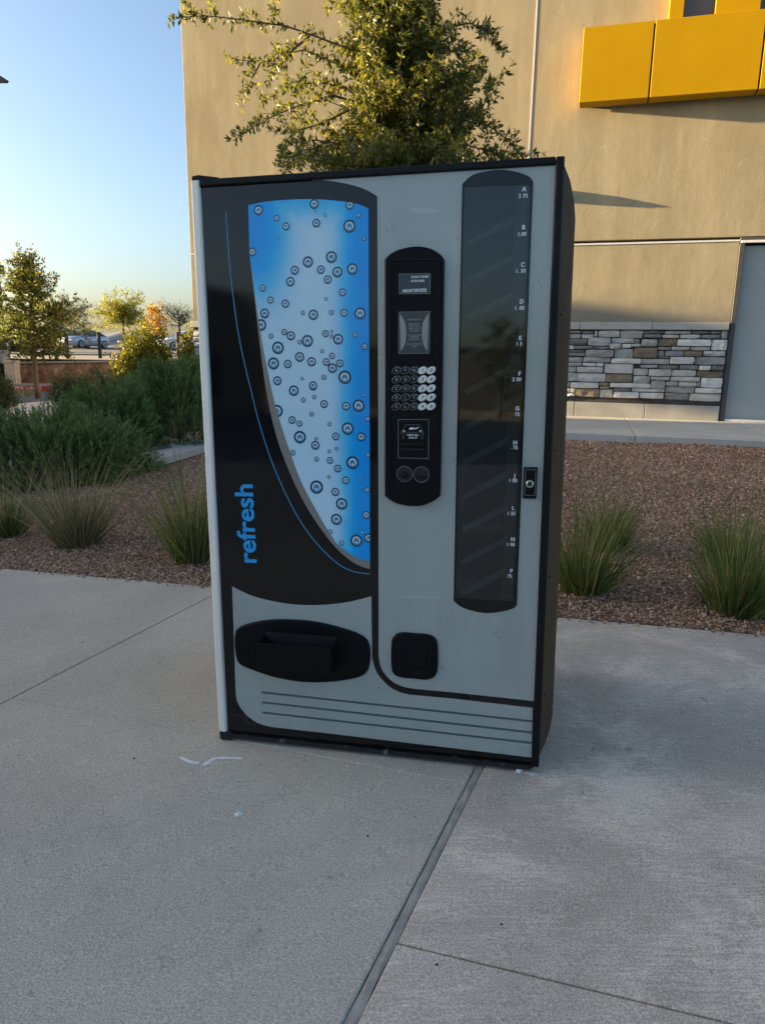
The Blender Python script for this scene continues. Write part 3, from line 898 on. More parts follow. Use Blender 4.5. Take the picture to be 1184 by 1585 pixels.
m_brass = M('lock_metal', (.60, .57, .50), (.45, .43, .38), 40, .3, .9)
m_rubber = M('black_rubber', (.012, .012, .012), (.02, .02, .02), 30, .8)

def glass_mat(name, tint=(.75, .80, .80), ior=1.5, rough=.03):
    mt, nt, p = new_mat(name)
    nt.nodes.remove(p)
    tr = nt.nodes.new('ShaderNodeBsdfTransparent'); tr.inputs[0].default_value = (*tint, 1)
    gl = nt.nodes.new('ShaderNodeBsdfGlossy'); gl.inputs['Roughness'].default_value = rough
    fr = nt.nodes.new('ShaderNodeFresnel'); fr.inputs['IOR'].default_value = ior
    ad = nt.nodes.new('ShaderNodeMath'); ad.operation = 'MULTIPLY_ADD'; ad.inputs[1].default_value = 1.1; ad.inputs[2].default_value = .006
    nt.links.new(fr.outputs[0], ad.inputs[0])
    ms = nt.nodes.new('ShaderNodeMixShader')
    nt.links.new(ad.outputs[0], ms.inputs[0]); nt.links.new(tr.outputs[0], ms.inputs[1]); nt.links.new(gl.outputs[0], ms.inputs[2])
    nt.links.new(ms.outputs[0], nt.nodes['Material Output'].inputs['Surface'])
    return mt
m_glass = glass_mat('window_glass')

vm = thing('vending_machine', 'tall black and grey snack vending machine with a blue bubble panel on the plaza', 'vending machine', MO)
mr_ = Matrix.Identity(4)
for i in range(3): mr_[i][0], mr_[i][1], mr_[i][2], mr_[i][3] = MU[i], MN[i], MZ[i], MO[i]
vm.matrix_world = mr_
def P2(pts, y=0.0): return [mp(px, py, y) for px, py in pts]
def crv(pts, n=5):
    """smooth curve through the points"""
    p = [np.array(q, float) for q in pts]; out = []
    for i in range(len(p) - 1):
        a, b_, c, d = p[max(i - 1, 0)], p[i], p[i + 1], p[min(i + 2, len(p) - 1)]
        for k in range(n):
            t = k / n
            out.append(tuple(.5 * ((2 * b_) + (c - a) * t + (2 * a - 5 * b_ + 4 * c - d) * t * t + (3 * b_ - a - 3 * c + d) * t ** 3)))
    out.append(tuple(p[-1])); return out
def closed(pts, n=5):
    p = pts[-2:] + pts + pts[:2]
    q = crv(p, n); return q[2 * n:2 * n + len(pts) * n]
def ribbon(b, pts, w, yf, yb, mi=0):
    """narrow raised strip along (x, z) points"""
    p = [np.array(q, float) for q in pts]; L, R_ = [], []
    for i in range(len(p)):
        t = p[min(i + 1, len(p) - 1)] - p[max(i - 1, 0)]; t /= np.linalg.norm(t) + 1e-9
        q = np.array([-t[1], t[0]]) * w / 2
        L.append(tuple(p[i] + q)); R_.append(tuple(p[i] - q))
    for i in range(len(p) - 1):
        b.plate([R_[i], R_[i + 1], L[i + 1], L[i]], yf, yb, mi)

HX = MW / 2
xS = (mp(311, 281)[0] + mp(351, 1130)[0]) / 2            # silver strip / face boundary
zTop = 1.83
xFR = (mp(860, 257)[0] + mp(823, 1172)[0]) / 2           # inner edge of the right frame
zFT = (mp(690, 265)[1] + mp(860, 256)[1]) / 2            # inner edge of the top frame
# door: slab, acrylic face, frame pieces
B().box(xS + .002, HX, .0062, .060, .012, zTop - .004, 0, .004).link('door', m_trim, vm)
face = B().box(xS + .004, HX - .003, .003, .006, .02, zFT + .004).link('face_panel', m_gloss, vm)
B().box(xFR, HX + .0015, -.010, .058, .010, zTop, 0, .003).link('frame_rail', m_trim, vm)
B().box(xS + .001, xFR - .001, -.010, .058, zFT, zTop, 0, .003).link('frame_rail', m_trim, vm)
zLB = mp(823, 1172)[1] - .004
b = B().box(xS + .001, xFR - .001, -.006, .058, .008, mp(600, 1158)[1] - .018, 0, .003)
b.link('kick_rail', m_scuff, vm)
# aluminium hinge strip on the left edge
xL = -HX
b = B()
prof = [(xL, .050), (xL - .001, .012), (xL + .003, .000), (xL + .010, -.008), (xS - .005, -.0105), (xS, -.006), (xS, .050)]
zs0, zs1 = mp(345, 1130)[1], mp(302, 280.5)[1]
b.v = [(x, y, zs0) for x, y in prof] + [(x, y, zs1) for x, y in prof]
n = len(prof)
b.f = [[i, (i + 1) % n, n + (i + 1) % n, n + i] for i in range(n)] + [list(range(n))[::-1], [n + i for i in range(n)]]; b.m = [0] * len(b.f)
b.link('hinge_strip', m_alu, vm)
# raised hinge cap at the top left corner
b = B()
zt = zTop + .001
cap_y = (-.006, .085)
b.v = [(xL + .010, y, zt - .022) for y in cap_y] + [(xL + .010, y, zt + .009) for y in cap_y] + \
      [(xL + .030, y, zt + .012) for y in cap_y] + [(xL + .095, y, zt + .002) for y in cap_y] + [(xL + .095, y, zt) for y in cap_y] + [(xS, y, zt - .022) for y in cap_y]
n = 6
b.f = [[2 * i, 2 * ((i + 1) % n), 2 * ((i + 1) % n) + 1, 2 * i + 1] for i in range(n)] + [[2 * i for i in range(n)][::-1], [2 * i + 1 for i in range(n)]]; b.m = [0] * 8
b.link('hinge_cap', m_trim, vm)
# cabinet behind the door, a little wider than it on the right
cab = B().box(xL + .006, HX + .043, .1495, .86, .12, 1.70, 0, .006).link('cabinet', m_cab, vm)
b = B()
secs = [(.0605, HX + .002, .012, 1.826), (.100, HX + .022, .040, 1.792), (.128, HX + .036, .080, 1.745), (.149, HX + .043, .120, 1.70)]
for y, x, z0, z1 in secs: b.v += [(HX - .04, y, z0), (x, y, z0), (x, y, z1), (HX - .04, y, z1)]
for i in range(3):
    for k in range(4): b.f.append([i * 4 + k, i * 4 + (k + 1) % 4, i * 4 + 4 + (k + 1) % 4, i * 4 + 4 + k])
b.f += [[3, 2, 1, 0], [12, 13, 14, 15]]; b.m = [0] * len(b.f)
b.link('side_rail', m_cab, vm)
B().box(xL + .008, HX - .045, .0612, .149, .03, 1.795, 0, .004).link('gasket', m_rubber, vm)
for i, z in enumerate((.22, .62, 1.02, 1.42)):
    B().lathe([(.004, 0), (.004, .003), (.002, .004)], (HX + .011, .08, z), (1, -.5, 0), 8).link('bolt', m_trim, vm)
for x in (xL + .055, HX - .04):
    for y in (.05, .78):
        B().lathe([(.030, 0), (.030, .010), (.014, .014), (.014, .032)], (x, y, -CLEAR + .0005), (0, 0, 1), 14).link('foot', m_rubber, vm)
B().box(xL + .007, xL + .052, -.010, .05, -CLEAR + .001, zs0 - .001, 0, .005).link('hinge_block', m_rubber, vm)

# printed panels
arc = crv([(484, 277), (524, 282), (554, 289), (571, 296), (584, 304)])
g = [*arc, (585.5, 640), (586, 960), *crv([(586, 1016), (591, 1036), (605, 1053), (621.6, 1062), (640, 1066)]), (700, 1071.6), (824.5, 1085)]
gp = P2(g) + [(xFR - .001, mp(824.5, 1085)[1]), (xFR - .001, zFT - .001)] + [(mp(484, 277)[0], zFT - .001)]
gp.pop(len(g) - 1)
B().plate(gp, .0, .003).link('grey_panel', m_grey, vm)
lg = [(359.6, 908), *crv([(392, 923), (440, 934), (488, 937), (536, 932.6), (574.6, 923)])]
lg = crv([(359.6, 908), (392, 923), (440, 934), (488, 937), (536, 932.6), (574.8, 923)]) + [(575, 960)] + \
     crv([(576, 1019), (583, 1041), (600, 1061), (618, 1071.5), (635, 1075.7)]) + [(700, 1081.6), (824, 1096), (822.5, 1172.5), (510, 1135.4)] + \
     crv([(418, 1125), (398, 1118.5), (381, 1106), (368.3, 1088), (365, 1071)]) + [(362, 980)]
lowp = B().plate(P2(lg), .0, .003).link('lower_panel', m_grey, vm)
for (a, c) in (((405.4, 1071.5), (824.3, 1116.5)), ((406, 1087), (824, 1133.8)), ((406, 1102.6), (823.6, 1150))):
    b = B(); p, q = mp(*a), mp(*c)
    b.plate([(p[0], p[1] - .0036), (q[0], q[1] - .0036), (q[0], q[1] + .0036), (p[0], p[1] + .0036)], -.0006, .0002).link('stripe', m_stripe, lowp)
# grey band and blue bubble panel
outl = [(387.2, 400), (397, 486), (405.6, 560), (414.5, 618), (427, 672), (443, 718), (466, 769), (491, 810.5), (517, 844.5), (540, 866), (557, 876), (572.6, 881)]
innl = [(386.6, 395), (398.6, 481.8), (409.7, 548.6), (424.6, 620), (433.5, 651), (446.8, 692.8), (465.7, 743.9), (488.4, 787.4), (511, 826), (526, 846), (551, 862), (572.6, 868.8)]
B().plate(P2(crv(outl, 4) + crv(innl, 4)[::-1]), .0004, .003).link('silver_band', m_band, vm)
blue_px = crv([(384.5, 318), (408, 312.6), (449, 309), (490, 308.4), (532, 312), (554, 316), (570.3, 322.6)], 4) + [(571, 480), (572, 640)] + crv(innl, 4)[::-1]
def blue_mat():
    mt, nt, p = new_mat('blue_gradient_print')
    tc = nt.nodes.new('ShaderNodeTexCoord'); sx = nt.nodes.new('ShaderNodeSeparateXYZ'); nt.links.new(tc.outputs['Object'], sx.inputs[0])
    wob = noise(nt, 5, 3)
    def mr(src, a, b_, lo=0.0, hi=1.0):
        q = nt.nodes.new('ShaderNodeMapRange'); q.interpolation_type = 'SMOOTHSTEP'
        for i, w in enumerate((a, b_, lo, hi)): q.inputs[i + 1].default_value = w
        nt.links.new(src, q.inputs[0]); return q.outputs[0]
    def math_(op, a, b_):
        q = nt.nodes.new('ShaderNodeMath'); q.operation = op
        for i, w in enumerate((a, b_)):
            if isinstance(w, (int, float)): q.inputs[i].default_value = w
            else: nt.links.new(w, q.inputs[i])
        return q.outputs[0]
    xw = math_('ADD', sx.outputs['X'], math_('MULTIPLY', math_('SUBTRACT', wob, .5), .05))
    zw = math_('ADD', sx.outputs['Z'], math_('MULTIPLY', math_('SUBTRACT', wob, .5), .12))
    xa = lambda px, py: mp(px, py)[0]
    za = lambda py: mp(480, py)[1]
    rgt = mr(xw, xa(504, 600), xa(562, 600))
    lft = math_('MULTIPLY', mr(xw, xa(478, 400), xa(400, 400)), mr(zw, za(520), za(370)))
    top = mr(zw, za(372), za(300), 0, .75)
    bot = mr(zw, za(815), za(868))
    f = math_('MAXIMUM', math_('MAXIMUM', rgt, lft), math_('MAXIMUM', top, bot))
    c = ramp(nt, [(0, (.52, .76, .90)), (.22, (.36, .67, .90)), (.5, (.10, .57, .90)), (.8, (.001, .42, .92)), (1, (.0005, .34, .88))], f)
    nt.links.new(c, p.inputs['Base Color'])
    p.inputs['Roughness'].default_value = .12
    p.inputs['Specular IOR Level'].default_value = .5
    return mt
bluep = B().plate(P2(blue_px), -.0004, .003).link('blue_panel', blue_mat(), vm)
# bubbles printed on it
bub = []
for ox, oy, sc, L in ((370, 300, 5.382, [(163,137,38),(315,205,24),(392,272,30),(627,85,37),(923,95,35),(996,178,20),(645,245,33),(920,270,50),(1041,374,18),(718,178,14),(330,367,10),(638,145,9),(112,485,32),(575,568,42),(770,528,45),(466,638,34),(683,633,33),(820,652,41),(944,626,44)]),
    (380, 400, 5.382, [(375,195,36),(686,177,33),(80,145,9),(145,248,26),(210,347,27),(334,378,32),(808,284,30),(672,338,15),(162,459,37),(130,555,44),(479,455,18),(566,470,40),(716,451,21),(822,453,31),(955,459,46),(214,648,20),(325,614,25),(380,645,35),(453,697,19),(517,688,46),(668,628,28),(719,608,14),(720,650,17),(773,674,41),(914,637,20),(272,745,48),(640,773,16),(722,812,25),(993,736,27),(235,875,46),(353,880,33),(452,822,38),(552,861,36),(674,864,30),(725,915,38),(786,875,31),(828,990,53),(267,1020,35),(474,1003,14),(653,990,21),(404,1102,40),(564,1060,34),(481,1180,20),(573,1155,18),(988,1138,13)]),
    (390, 600, 5.282, [(343,25,40),(500,-10,32),(591,135,31),(770,152,33),(872,148,48),(205,192,48),(330,265,30),(390,294,24),(489,217,19),(634,298,17),(825,207,8),(946,257,22),(393,405,48),(783,335,48),(686,399,30),(893,403,35),(526,418,14),(519,472,34),(335,532,22),(632,521,15),(691,498,15),(529,585,20),(639,595,27),(702,662,30),(823,613,50),(950,549,18),(529,813,52),(630,729,15),(767,758,30),(892,741,10),(683,853,32),(734,950,46),(942,837,22),(691,1077,44),(935,1041,32),(641,1178,20),(733,1272,21),(854,1250,49),(901,1183,16),(955,1230,38)])):
    bub += [(ox + x / sc, oy + y / sc, r / sc) for x, y, r in L]
def bubble_mat():
    mt, nt, p = new_mat('bubble_print')
    uvn = nt.nodes.new('ShaderNodeUVMap'); sx = nt.nodes.new('ShaderNodeSeparateXYZ'); nt.links.new(uvn.outputs[0], sx.inputs[0])
    ln_ = nt.nodes.new('ShaderNodeVectorMath'); ln_.operation = 'LENGTH'; nt.links.new(uvn.outputs[0], ln_.inputs[0])
    r = ln_.outputs['Value']
    c = ramp(nt, [(0, (.02, .22, .46)), (.28, (.05, .32, .58)), (.42, (.03, .17, .33)), (.60, (.20, .45, .62)), (.69, (.05, .18, .31)), (.78, (.010, .070, .15)), (.92, (.008, .048, .11)), (1, (.03, .15, .30))], r)
    hs = ramp(nt, [(.40, (0, 0, 0)), (.47, (1, 1, 1)), (.60, (1, 1, 1)), (.68, (0, 0, 0))], r)
    up = nt.nodes.new('ShaderNodeMapRange'); up.inputs[1].default_value = -.5; up.inputs[2].default_value = -.15
    nt.links.new(sx.outputs[1], up.inputs[0])
    mu = nt.nodes.new('ShaderNodeMath'); mu.operation = 'MULTIPLY'; nt.links.new(hs, mu.inputs[0]); nt.links.new(up.outputs[0], mu.inputs[1])
    c = mixc(nt, mu.outputs[0], c, (.70, .80, .83))
    vs_ = nt.nodes.new('ShaderNodeVectorMath'); vs_.operation = 'DISTANCE'; vs_.inputs[1].default_value = (0, -.30, 0); nt.links.new(uvn.outputs[0], vs_.inputs[0])
    c = mixc(nt, ramp(nt, [(.12, (1, 1, 1)), (.2, (0, 0, 0))], vs_.outputs['Value']), c, (.80, .87, .88))
    nt.links.new(c, p.inputs['Base Color']); p.inputs['Roughness'].default_value = .14
    return mt
bluepoly = [np.array(q) for q in P2(blue_px)]
A_ = sum(bluepoly[i][0] * bluepoly[(i + 1) % len(bluepoly)][1] - bluepoly[(i + 1) % len(bluepoly)][0] * bluepoly[i][1] for i in range(len(bluepoly)))
if A_ < 0: bluepoly = bluepoly[::-1]
V, F_, UVs = [], [], []
for i_, (px, py, r) in enumerate(bub):
    c = np.array(mp(px, py)); rr = abs(mp(px + r, py)[0] - mp(px - r, py)[0]) / 2 * 1.03
    poly = [c + rr * np.array([cos(a), 1.02 * sin(a)]) for a in np.linspace(0, 2 * pi, 25)[:-1]]
    for i in range(len(bluepoly)):
        a, d = bluepoly[i], bluepoly[(i + 1) % len(bluepoly)]
        e = d - a
        if len(poly) and np.linalg.norm(e) > 1e-5: poly = clip(poly, a, np.array([-e[1], e[0]]))
    if len(poly) < 3: continue
    k = len(V); V += [(p[0], -.0007 - .00001 * (i_ % 9), p[1]) for p in poly]; F_.append(list(range(k, k + len(poly))))
    UVs += [tuple((p - c) / rr) for p in poly]
me = bpy.data.meshes.new('bubble_print'); me.from_pydata(V, [], F_); me.materials.append(bubble_mat())
uvl = me.uv_layers.new(name='UVMap')
for l in me.loops: uvl.data[l.index].uv = UVs[l.vertex_index]
o = link('bubble_print', me, bluep); o['kind'] = 'stuff'
# thin curved line and the word
b = B(); ribbon(b, P2(crv([(349.5, 328), (352.5, 375), (358.4, 440), (370.5, 526.5), (390, 611), (401, 655), (418, 708), (433.5, 746), (452.5, 785.5), (473, 819.6), (496, 848), (522.5, 872.6), (547, 885), (572.5, 888.7)], 4)), .0028, .0022, .0032)
b.link('curved_line', m_cyan, vm)
b = B()
p0, p1 = mp(385, 871.5), mp(380, 750)
put_text(b, 'refresh', (p0[0] + p1[0]) / 2 - .002, (p0[1] + p1[1]) / 2, .0022, .088, bold=.022, rot=pi / 2 + .015, width=abs(p0[1] - p1[1]))
b.link('refresh_lettering', m_refresh, vm)

# selector panel with display, keypad and bill slot
ctl_o = crv([(597, 403), (606, 394), (621, 387), (644, 382.7), (666.6, 386), (682, 395), (688, 403)], 4) + [(685.5, 580)] + crv([(682, 766), (674, 773), (657, 780.5), (638, 782), (617, 778.5), (604, 772), (597, 766)], 4) + [(597.5, 580)]
ctl = B().plate(P2(ctl_o), -.020, .0035, 0, .006).link('control_panel', m_plastic, vm)
ctl_i = [(604, 402.5), (679.5, 402), (677.6, 580), (675.5, 764.5), (603.5, 762), (603.5, 580)]
p = P2(ctl_i, -.02)
for a, c in ((p[0], p[1]), (p[1], p[3]), (p[3], p[4]), (p[4], p[0])):
    b = B(); ribbon(b, [a, c], .0035, -.0235, -.0195); b.link('rim', m_trim, ctl)
def outline(b, pts, w, yf, yb, mi):
    q = P2(pts, yf)
    for i in range(len(q)): ribbon(b, [q[i], q[(i + 1) % len(q)]], w, yf, yb, mi)
disp = [(617.8, 424), (666, 423.4), (665.3, 454.3), (618, 455)]
b = B(); b.plate(P2(disp, -.02), -.0206, -.0202, 0); outline(b, disp, .0018, -.0212, -.0200, 1)
def ptext(b, s, px, py, y, w_px, h, mi, bold=.02, shear=0.0):
    c = mp(px, py, y); w = abs(mp(px + w_px / 2, py, y)[0] - mp(px - w_px / 2, py, y)[0])
    put_text(b, s, c[0], c[1], y, h, bold=bold, mi=mi, width=w, shear=shear)
ptext(b, 'USE EXACT CHANGE', 649.5, 428.6, -.0212, 27, .009, 2, .03)
ptext(b, 'NO COIN CHANGE', 646.5, 435, -.0212, 21, .009, 2, .03)
ptext(b, 'AMOUNT DEPOSITED', 641.5, 450, -.0212, 38, .0125, 2, .03)
b.link('display', [m_disp, m_line, m_print], ctl)
ins = [(617, 483), (665.3, 482), (664.6, 546.8), (617, 547.3)]
b = B(); b.plate(P2(ins, -.02), -.0206, -.0202, 0); outline(b, ins, .0018, -.0212, -.0200, 1)
b.plate(P2(crv([(618.5, 485), (626, 497), (629, 515), (627, 533), (620, 545.5)], 4), -.02), -.0225, -.0204, 3, .0008)
b.plate(P2(crv([(664, 484), (656, 497), (652.5, 515), (655, 533), (662, 545.5)], 4), -.02), -.0225, -.0204, 3, .0008)
for s, y, w in (('MAKE SELECTION', 494.7, 20), ('INSERT MONEY', 501.5, 18), ('SELECT ITEM', 505, 15), ('PRESS LETTER', 508.6, 18), ('AND NUMBER', 512, 15), ('PUSH COIN RETURN', 519, 20), ('FOR REFUND', 522, 14), ('TAKE PRODUCT', 525.6, 19), ('BELOW THE DOOR', 532.5, 23), ('THANKS', 536, 9)):
    ptext(b, s, 641, y, -.0211, w, .0062, 2, .01)
b.link('instruction_plate', [m_instr, m_line, m_printd, m_lens], ctl)
# keys
xs = (613.6, 627.2, 640.6, 654, 667.3); ys = (573.3, 587.1, 601.3, 615.2, 629.2)
lab = ['AFN12', 'BGP34', 'CHR56', 'DJT78', 'ELU90']
for r_ in range(5):
    for c_ in range(5):
        q = mp(xs[c_], ys[r_] - .4 * (c_ - 2) * .2, -.02)
        b = B()
        poly = [(q[0] + .0132 * cos(a) + .0040 * sin(a), q[1] + .0115 * sin(a)) for a in np.linspace(0, 2 * pi, 19)[:-1]]
        b.plate(poly, -.0250, -.0202, 0, .0025)
        pale = c_ > 2
        if not pale:
            pin = inset(poly, .0022)
            b.plate(pin, -.0256, -.0248, 2)
        put_text(b, lab[r_][c_], q[0], q[1], -.0262, .0125, bold=.02, mi=1, shear=.25)
        b.link('key', [m_keyl, m_disp] if pale else [m_keyd, m_printd, m_trim], ctl)
bill = [(616.3, 649.4), (663.6, 649.4), (663, 709.9), (616.3, 708.6)]
b = B(); b.plate(P2(bill, -.02), -.0206, -.0202, 0); outline(b, bill, .0018, -.0212, -.0200, 1)
q = P2([(621, 669), (628.5, 657.5), (648.5, 657.5), (655.5, 669)], -.02)
for i in range(4): ribbon(b, [q[i], q[(i + 1) % 4]], .0012, -.0212, -.0204, 2)
b.plate(P2([(633, 663), (637, 661), (642, 662.5), (648, 661), (647, 663.5), (640, 664.5), (634, 665)], -.02), -.0212, -.0204, 3)
for x in (625.5, 650.5): b.plate(P2([(x - 1.8, 667.8), (x - 1.8, 666.2), (x + 1.8, 666.2), (x + 1.8, 667.8)], -.02), -.0213, -.0204, 3)
ptext(b, 'INSERT BILL', 639, 673.5, -.0212, 18, .0075, 3, .03)
ptext(b, 'FACE UP', 639, 677.7, -.0212, 13, .0075, 3, .03)
for x in (623.8, 653.6):
    t_ = P2([(x - 2.6, 671), (x + 2.6, 671), (x, 680)], -.02)
    for i in range(3): ribbon(b, [t_[i], t_[(i + 1) % 3]], .001, -.0212, -.0204, 2)
b.plate(P2([(618.5, 684), (657, 684.5), (657, 691), (618.5, 690.5)], -.02), -.030, -.0204, 4, .003)
b.plate(P2([(620, 694), (656, 694.5), (656, 697), (620, 696.5)], -.02), -.0208, -.0204, 5)
b.link('bill_slot', [m_plastic, m_line, m_line, m_print, m_trim, m_rubber], ctl)
for x, y in ((626, 733.6), (652, 734.5)):
    q = mp(x, y, -.02); b = B()
    b.lathe([(.0232, 0), (.0240, .0010), (.0248, .0010), (.0252, 0)], (q[0], -.0201, q[1]), (0, -1, 0), 28, 1)
    b.lathe([(.0222, 0), (.0222, .0008)], (q[0], -.0201, q[1]), (0, -1, 0), 28, 0)
    if x < 640: b.lathe([(.010, 0), (.009, .006), (.004, .007)], (q[0] - .001, -.021, q[1] - .003), (0, -1, 0), 16, 2)
    else: b.box(q[0] - .019, q[0] + .019, -.0214, -.0208, q[1] - .013, q[1] - .004, 2)
    b.link('coin_button', [m_rubber, m_line, m_trim], ctl)

# product window: raised surround, dark inside with sloping trays, glass in front, price strip
win_o = crv([(715.3, 285), (732, 270.8), (757.6, 264.6), (777.8, 263.2), (799.8, 266.3), (818.4, 273.5), (825, 281.5)], 4) + [(812.5, 600)] + crv([(799.7, 936), (794.4, 941), (780, 945.5), (757, 948.6), (738, 946.7), (715, 939.7), (702, 929.5)], 4) + [(708.5, 610)]
win_i = [(719, 290.5), (816, 286.6), (820.5, 290), (808, 610), (794.6, 930), (705.3, 925.5), (711.6, 620)]
win = B().plate(P2(win_o), -.0020, .003).link('product_window', m_gloss, vm)
B().plate(P2(win_i), -.0026, -.0019, 0).link('inside', m_inside, win)
rows = [(811, 293), (810, 352), (809, 410), (807, 467), (805, 523.5), (804, 578.5), (800.5, 632.5), (797, 685.5), (796.5, 736.5), (794, 786.5), (793.5, 835), (791, 884)]
prices = ['2 75', '1.00', '1. 50', '1. 00', '1 5', '2 50', '75', '. 75', '1 00', '1 25', '1 00', '75']
ppos = [(809.5, 303.5), (807.5, 362.5), (805.5, 419.5), (803.5, 477), (803, 532.5), (799.5, 587.5), (800.5, 641.5), (795.5, 693), (793.5, 744), (791, 795), (790, 843), (788.5, 892)]
for i, (x, y) in enumerate(rows):
    dx = (y - 293) * .021
    b = B()
    y0 = y + 42; 
    b.plate(P2([(724 - dx, y0 + 37), (795 - dx, y0), (795 - dx, y0 + 11), (726 - dx, y0 + 46)]), -.0032, -.0024)
    if y0 + 46 < 925: b.link('tray', m_shelf, win)
strip = B().plate(P2([(797.5, 290), (816, 288), (791.5, 926), (776, 925)]), -.0030, -.0024).link('price_strip', M('price_strip', (.030, .036, .040), (.036, .042, .046), 5, .4), win)
B().plate(P2(win_i, -.005), -.0062, -.0058).link('glass', m_glass, win)
for i, (s, q, pq) in enumerate(zip('ABCDEFGHJLNP', rows, ppos)):
    b = B(); c = mp(*q, -.0064); put_text(b, s, c[0], c[1], -.0066, .0165, bold=.03)
    c = mp(*pq, -.0064); put_text(b, prices[i], c[0], c[1], -.0066, .0145, bold=.022)
    b.link('price_label', m_print, win)

# lock, coin return, delivery chute
lk = [(810.7, 723), (831.8, 723), (829.6, 771), (809, 770.5)]
lock = B().plate(P2(lk), -.012, .0005, 0, .002).link('lock_plate', m_plastic, vm)
b = B(); outline(b, [(813.3, 727), (829, 726.8), (827.5, 767), (811.8, 766.8)], .0016, -.0135, -.0115, 0); b.link('rim', m_line, lock)
q = mp(819.8, 748.6, -.012)
b = B(); b.lathe([(.0115, 0), (.0115, .008), (.0085, .010), (.0085, .007), (.004, .007)], (q[0], -.012, q[1]), (0, -1, 0), 20, 0)
b.lathe([(.0065, .0), (.0065, .0008)], (q[0], -.0192, q[1]), (0, -1, 0), 14, 1)
b.link('lock_cylinder', [m_brass, m_rubber], lock)
cr_o = closed([(606.2, 997), (610, 984), (621.6, 978.6), (641, 979.6), (662, 981.6), (673.5, 987), (677.7, 1000), (677.7, 1032), (673, 1046), (660.5, 1051), (641, 1049.4), (621.6, 1047.5), (610, 1042), (606.2, 1029)], 4)
crt = B().plate(P2(cr_o), -.010, .0005, 0, .004).link('coin_return', m_plastic, vm)
for pts, w in (([(619, 991), (666.5, 994.5), (665, 1039.5), (619.5, 1034.5)], .004), ([(628, 1003.5), (657.5, 1005.5), (656, 1028), (628, 1026)], .004)):
    b = B(); outline(b, pts, w, -.013, -.0095, 0); b.link('rim', m_trim, crt)
B().plate(P2([(631, 1006), (655, 1008), (653.5, 1026), (631, 1024)]), -.012, -.0095, 0, .001).link('flap', m_plastic, crt)
dl = closed([(365, 983), (369, 972), (384.7, 965), (416, 959), (454, 958.5), (492.6, 962.5), (536, 973.3), (562, 984), (571, 995), (573.6, 1011.7), (571, 1033), (563, 1043.5), (543, 1050), (502, 1054.8), (464, 1053.6), (423, 1046), (392, 1035.6), (373, 1027), (367.5, 1016), (365, 999.7)], 3)
dv = B().plate(P2(dl), -.012, .0005, 0, .005).link('delivery_bay', m_plastic, vm)
D_ = -.088
fr = P2([(396, 996), (513, 1004), (512.5, 1044.5), (399, 1037)], D_)
bk = P2([(410, 977.5), (524, 988), (522, 1030), (411, 1020)], -.011)
b = B()
x0 = (fr[0][0] + fr[3][0]) / 2; x1 = (fr[1][0] + fr[2][0]) / 2
zt_ = (fr[0][1] + fr[1][1]) / 2; zb_ = (fr[2][1] + fr[3][1]) / 2
b.box(x0, x1, D_, D_ + .006, zb_, zt_, 0, .0012)
b.box(x0, x0 + .006, D_ + .0062, -.0115, zb_, zt_ - .002, 0, .001)
b.box(x1 - .006, x1, D_ + .0062, -.0115, zb_, zt_ - .002, 0, .001)
b.box(x0 + .0062, x1 - .0062, D_ + .0062, -.0115, zb_, zb_ + .004, 0, .001)
b.link('chute_guard', m_plastic, dv)
b = B(); b.box(x0 + .004, x1 - .004, -.0135, -.0118, zb_ + .01, zt_ + .012, 0); b.link('flap', m_inside, dv)

# ------------------------------------------------------------------ vegetation
def rot_frames(d):
    d = d / (np.linalg.norm(d, axis=1, keepdims=True) + 1e-9)
    a = np.where(np.abs(d[:, 2:3]) < .9, np.array([[0, 0, 1.]]), np.array([[1., 0, 0]]))
    s = np.cross(d, a); s /= np.linalg.norm(s, axis=1, keepdims=True) + 1e-9
    return d, s, np.cross(s, d)
def leaves_mesh(name, P, D, Ln, Wd, mat_, parent, fold=.25, roll=True):
    """one folded leaf (base, side, tip, side) per point"""
    n = len(P); d, s, t = rot_frames(D)
    if roll:
        a = rng.uniform(0, 2 * pi, n)[:, None]
        s, t = s * np.cos(a) + t * np.sin(a), t * np.cos(a) - s * np.sin(a)
    L = Ln[:, None]; W = Wd[:, None]
    mid = P + d * L * .48
    V = np.stack([P, mid + s * W / 2 + t * W * fold, P + d * L, mid - s * W / 2 + t * W * fold], 1)
    F3 = np.array([[0, 1, 2], [0, 2, 3]])[None] + (np.arange(n) * 4)[:, None, None]
    return np_mesh(name, V.reshape(-1, 3), F3.reshape(-1, 3), mat_, parent)
def unit(v): return v / (np.linalg.norm(v) + 1e-9)
def resample(pts, n):
    p = np.array(pts, float); L = np.concatenate([[0], np.cumsum(np.linalg.norm(np.diff(p, axis=0), axis=1))])
    t = np.linspace(0, L[-1], n)
    return np.stack([np.interp(t, L, p[:, k]) for k in range(3)], 1), L[-1]
def twig_from(p, d, L, droop=0.0, wob=.12, n=5):
    out = [np.array(p)]; d = unit(np.array(d, float))
    for i in range(n - 1):
        d = unit(d + rng.normal(0, wob, 3) + np.array([0, 0, -droop]))
        out.append(out[-1] + d * L / (n - 1))
    return out
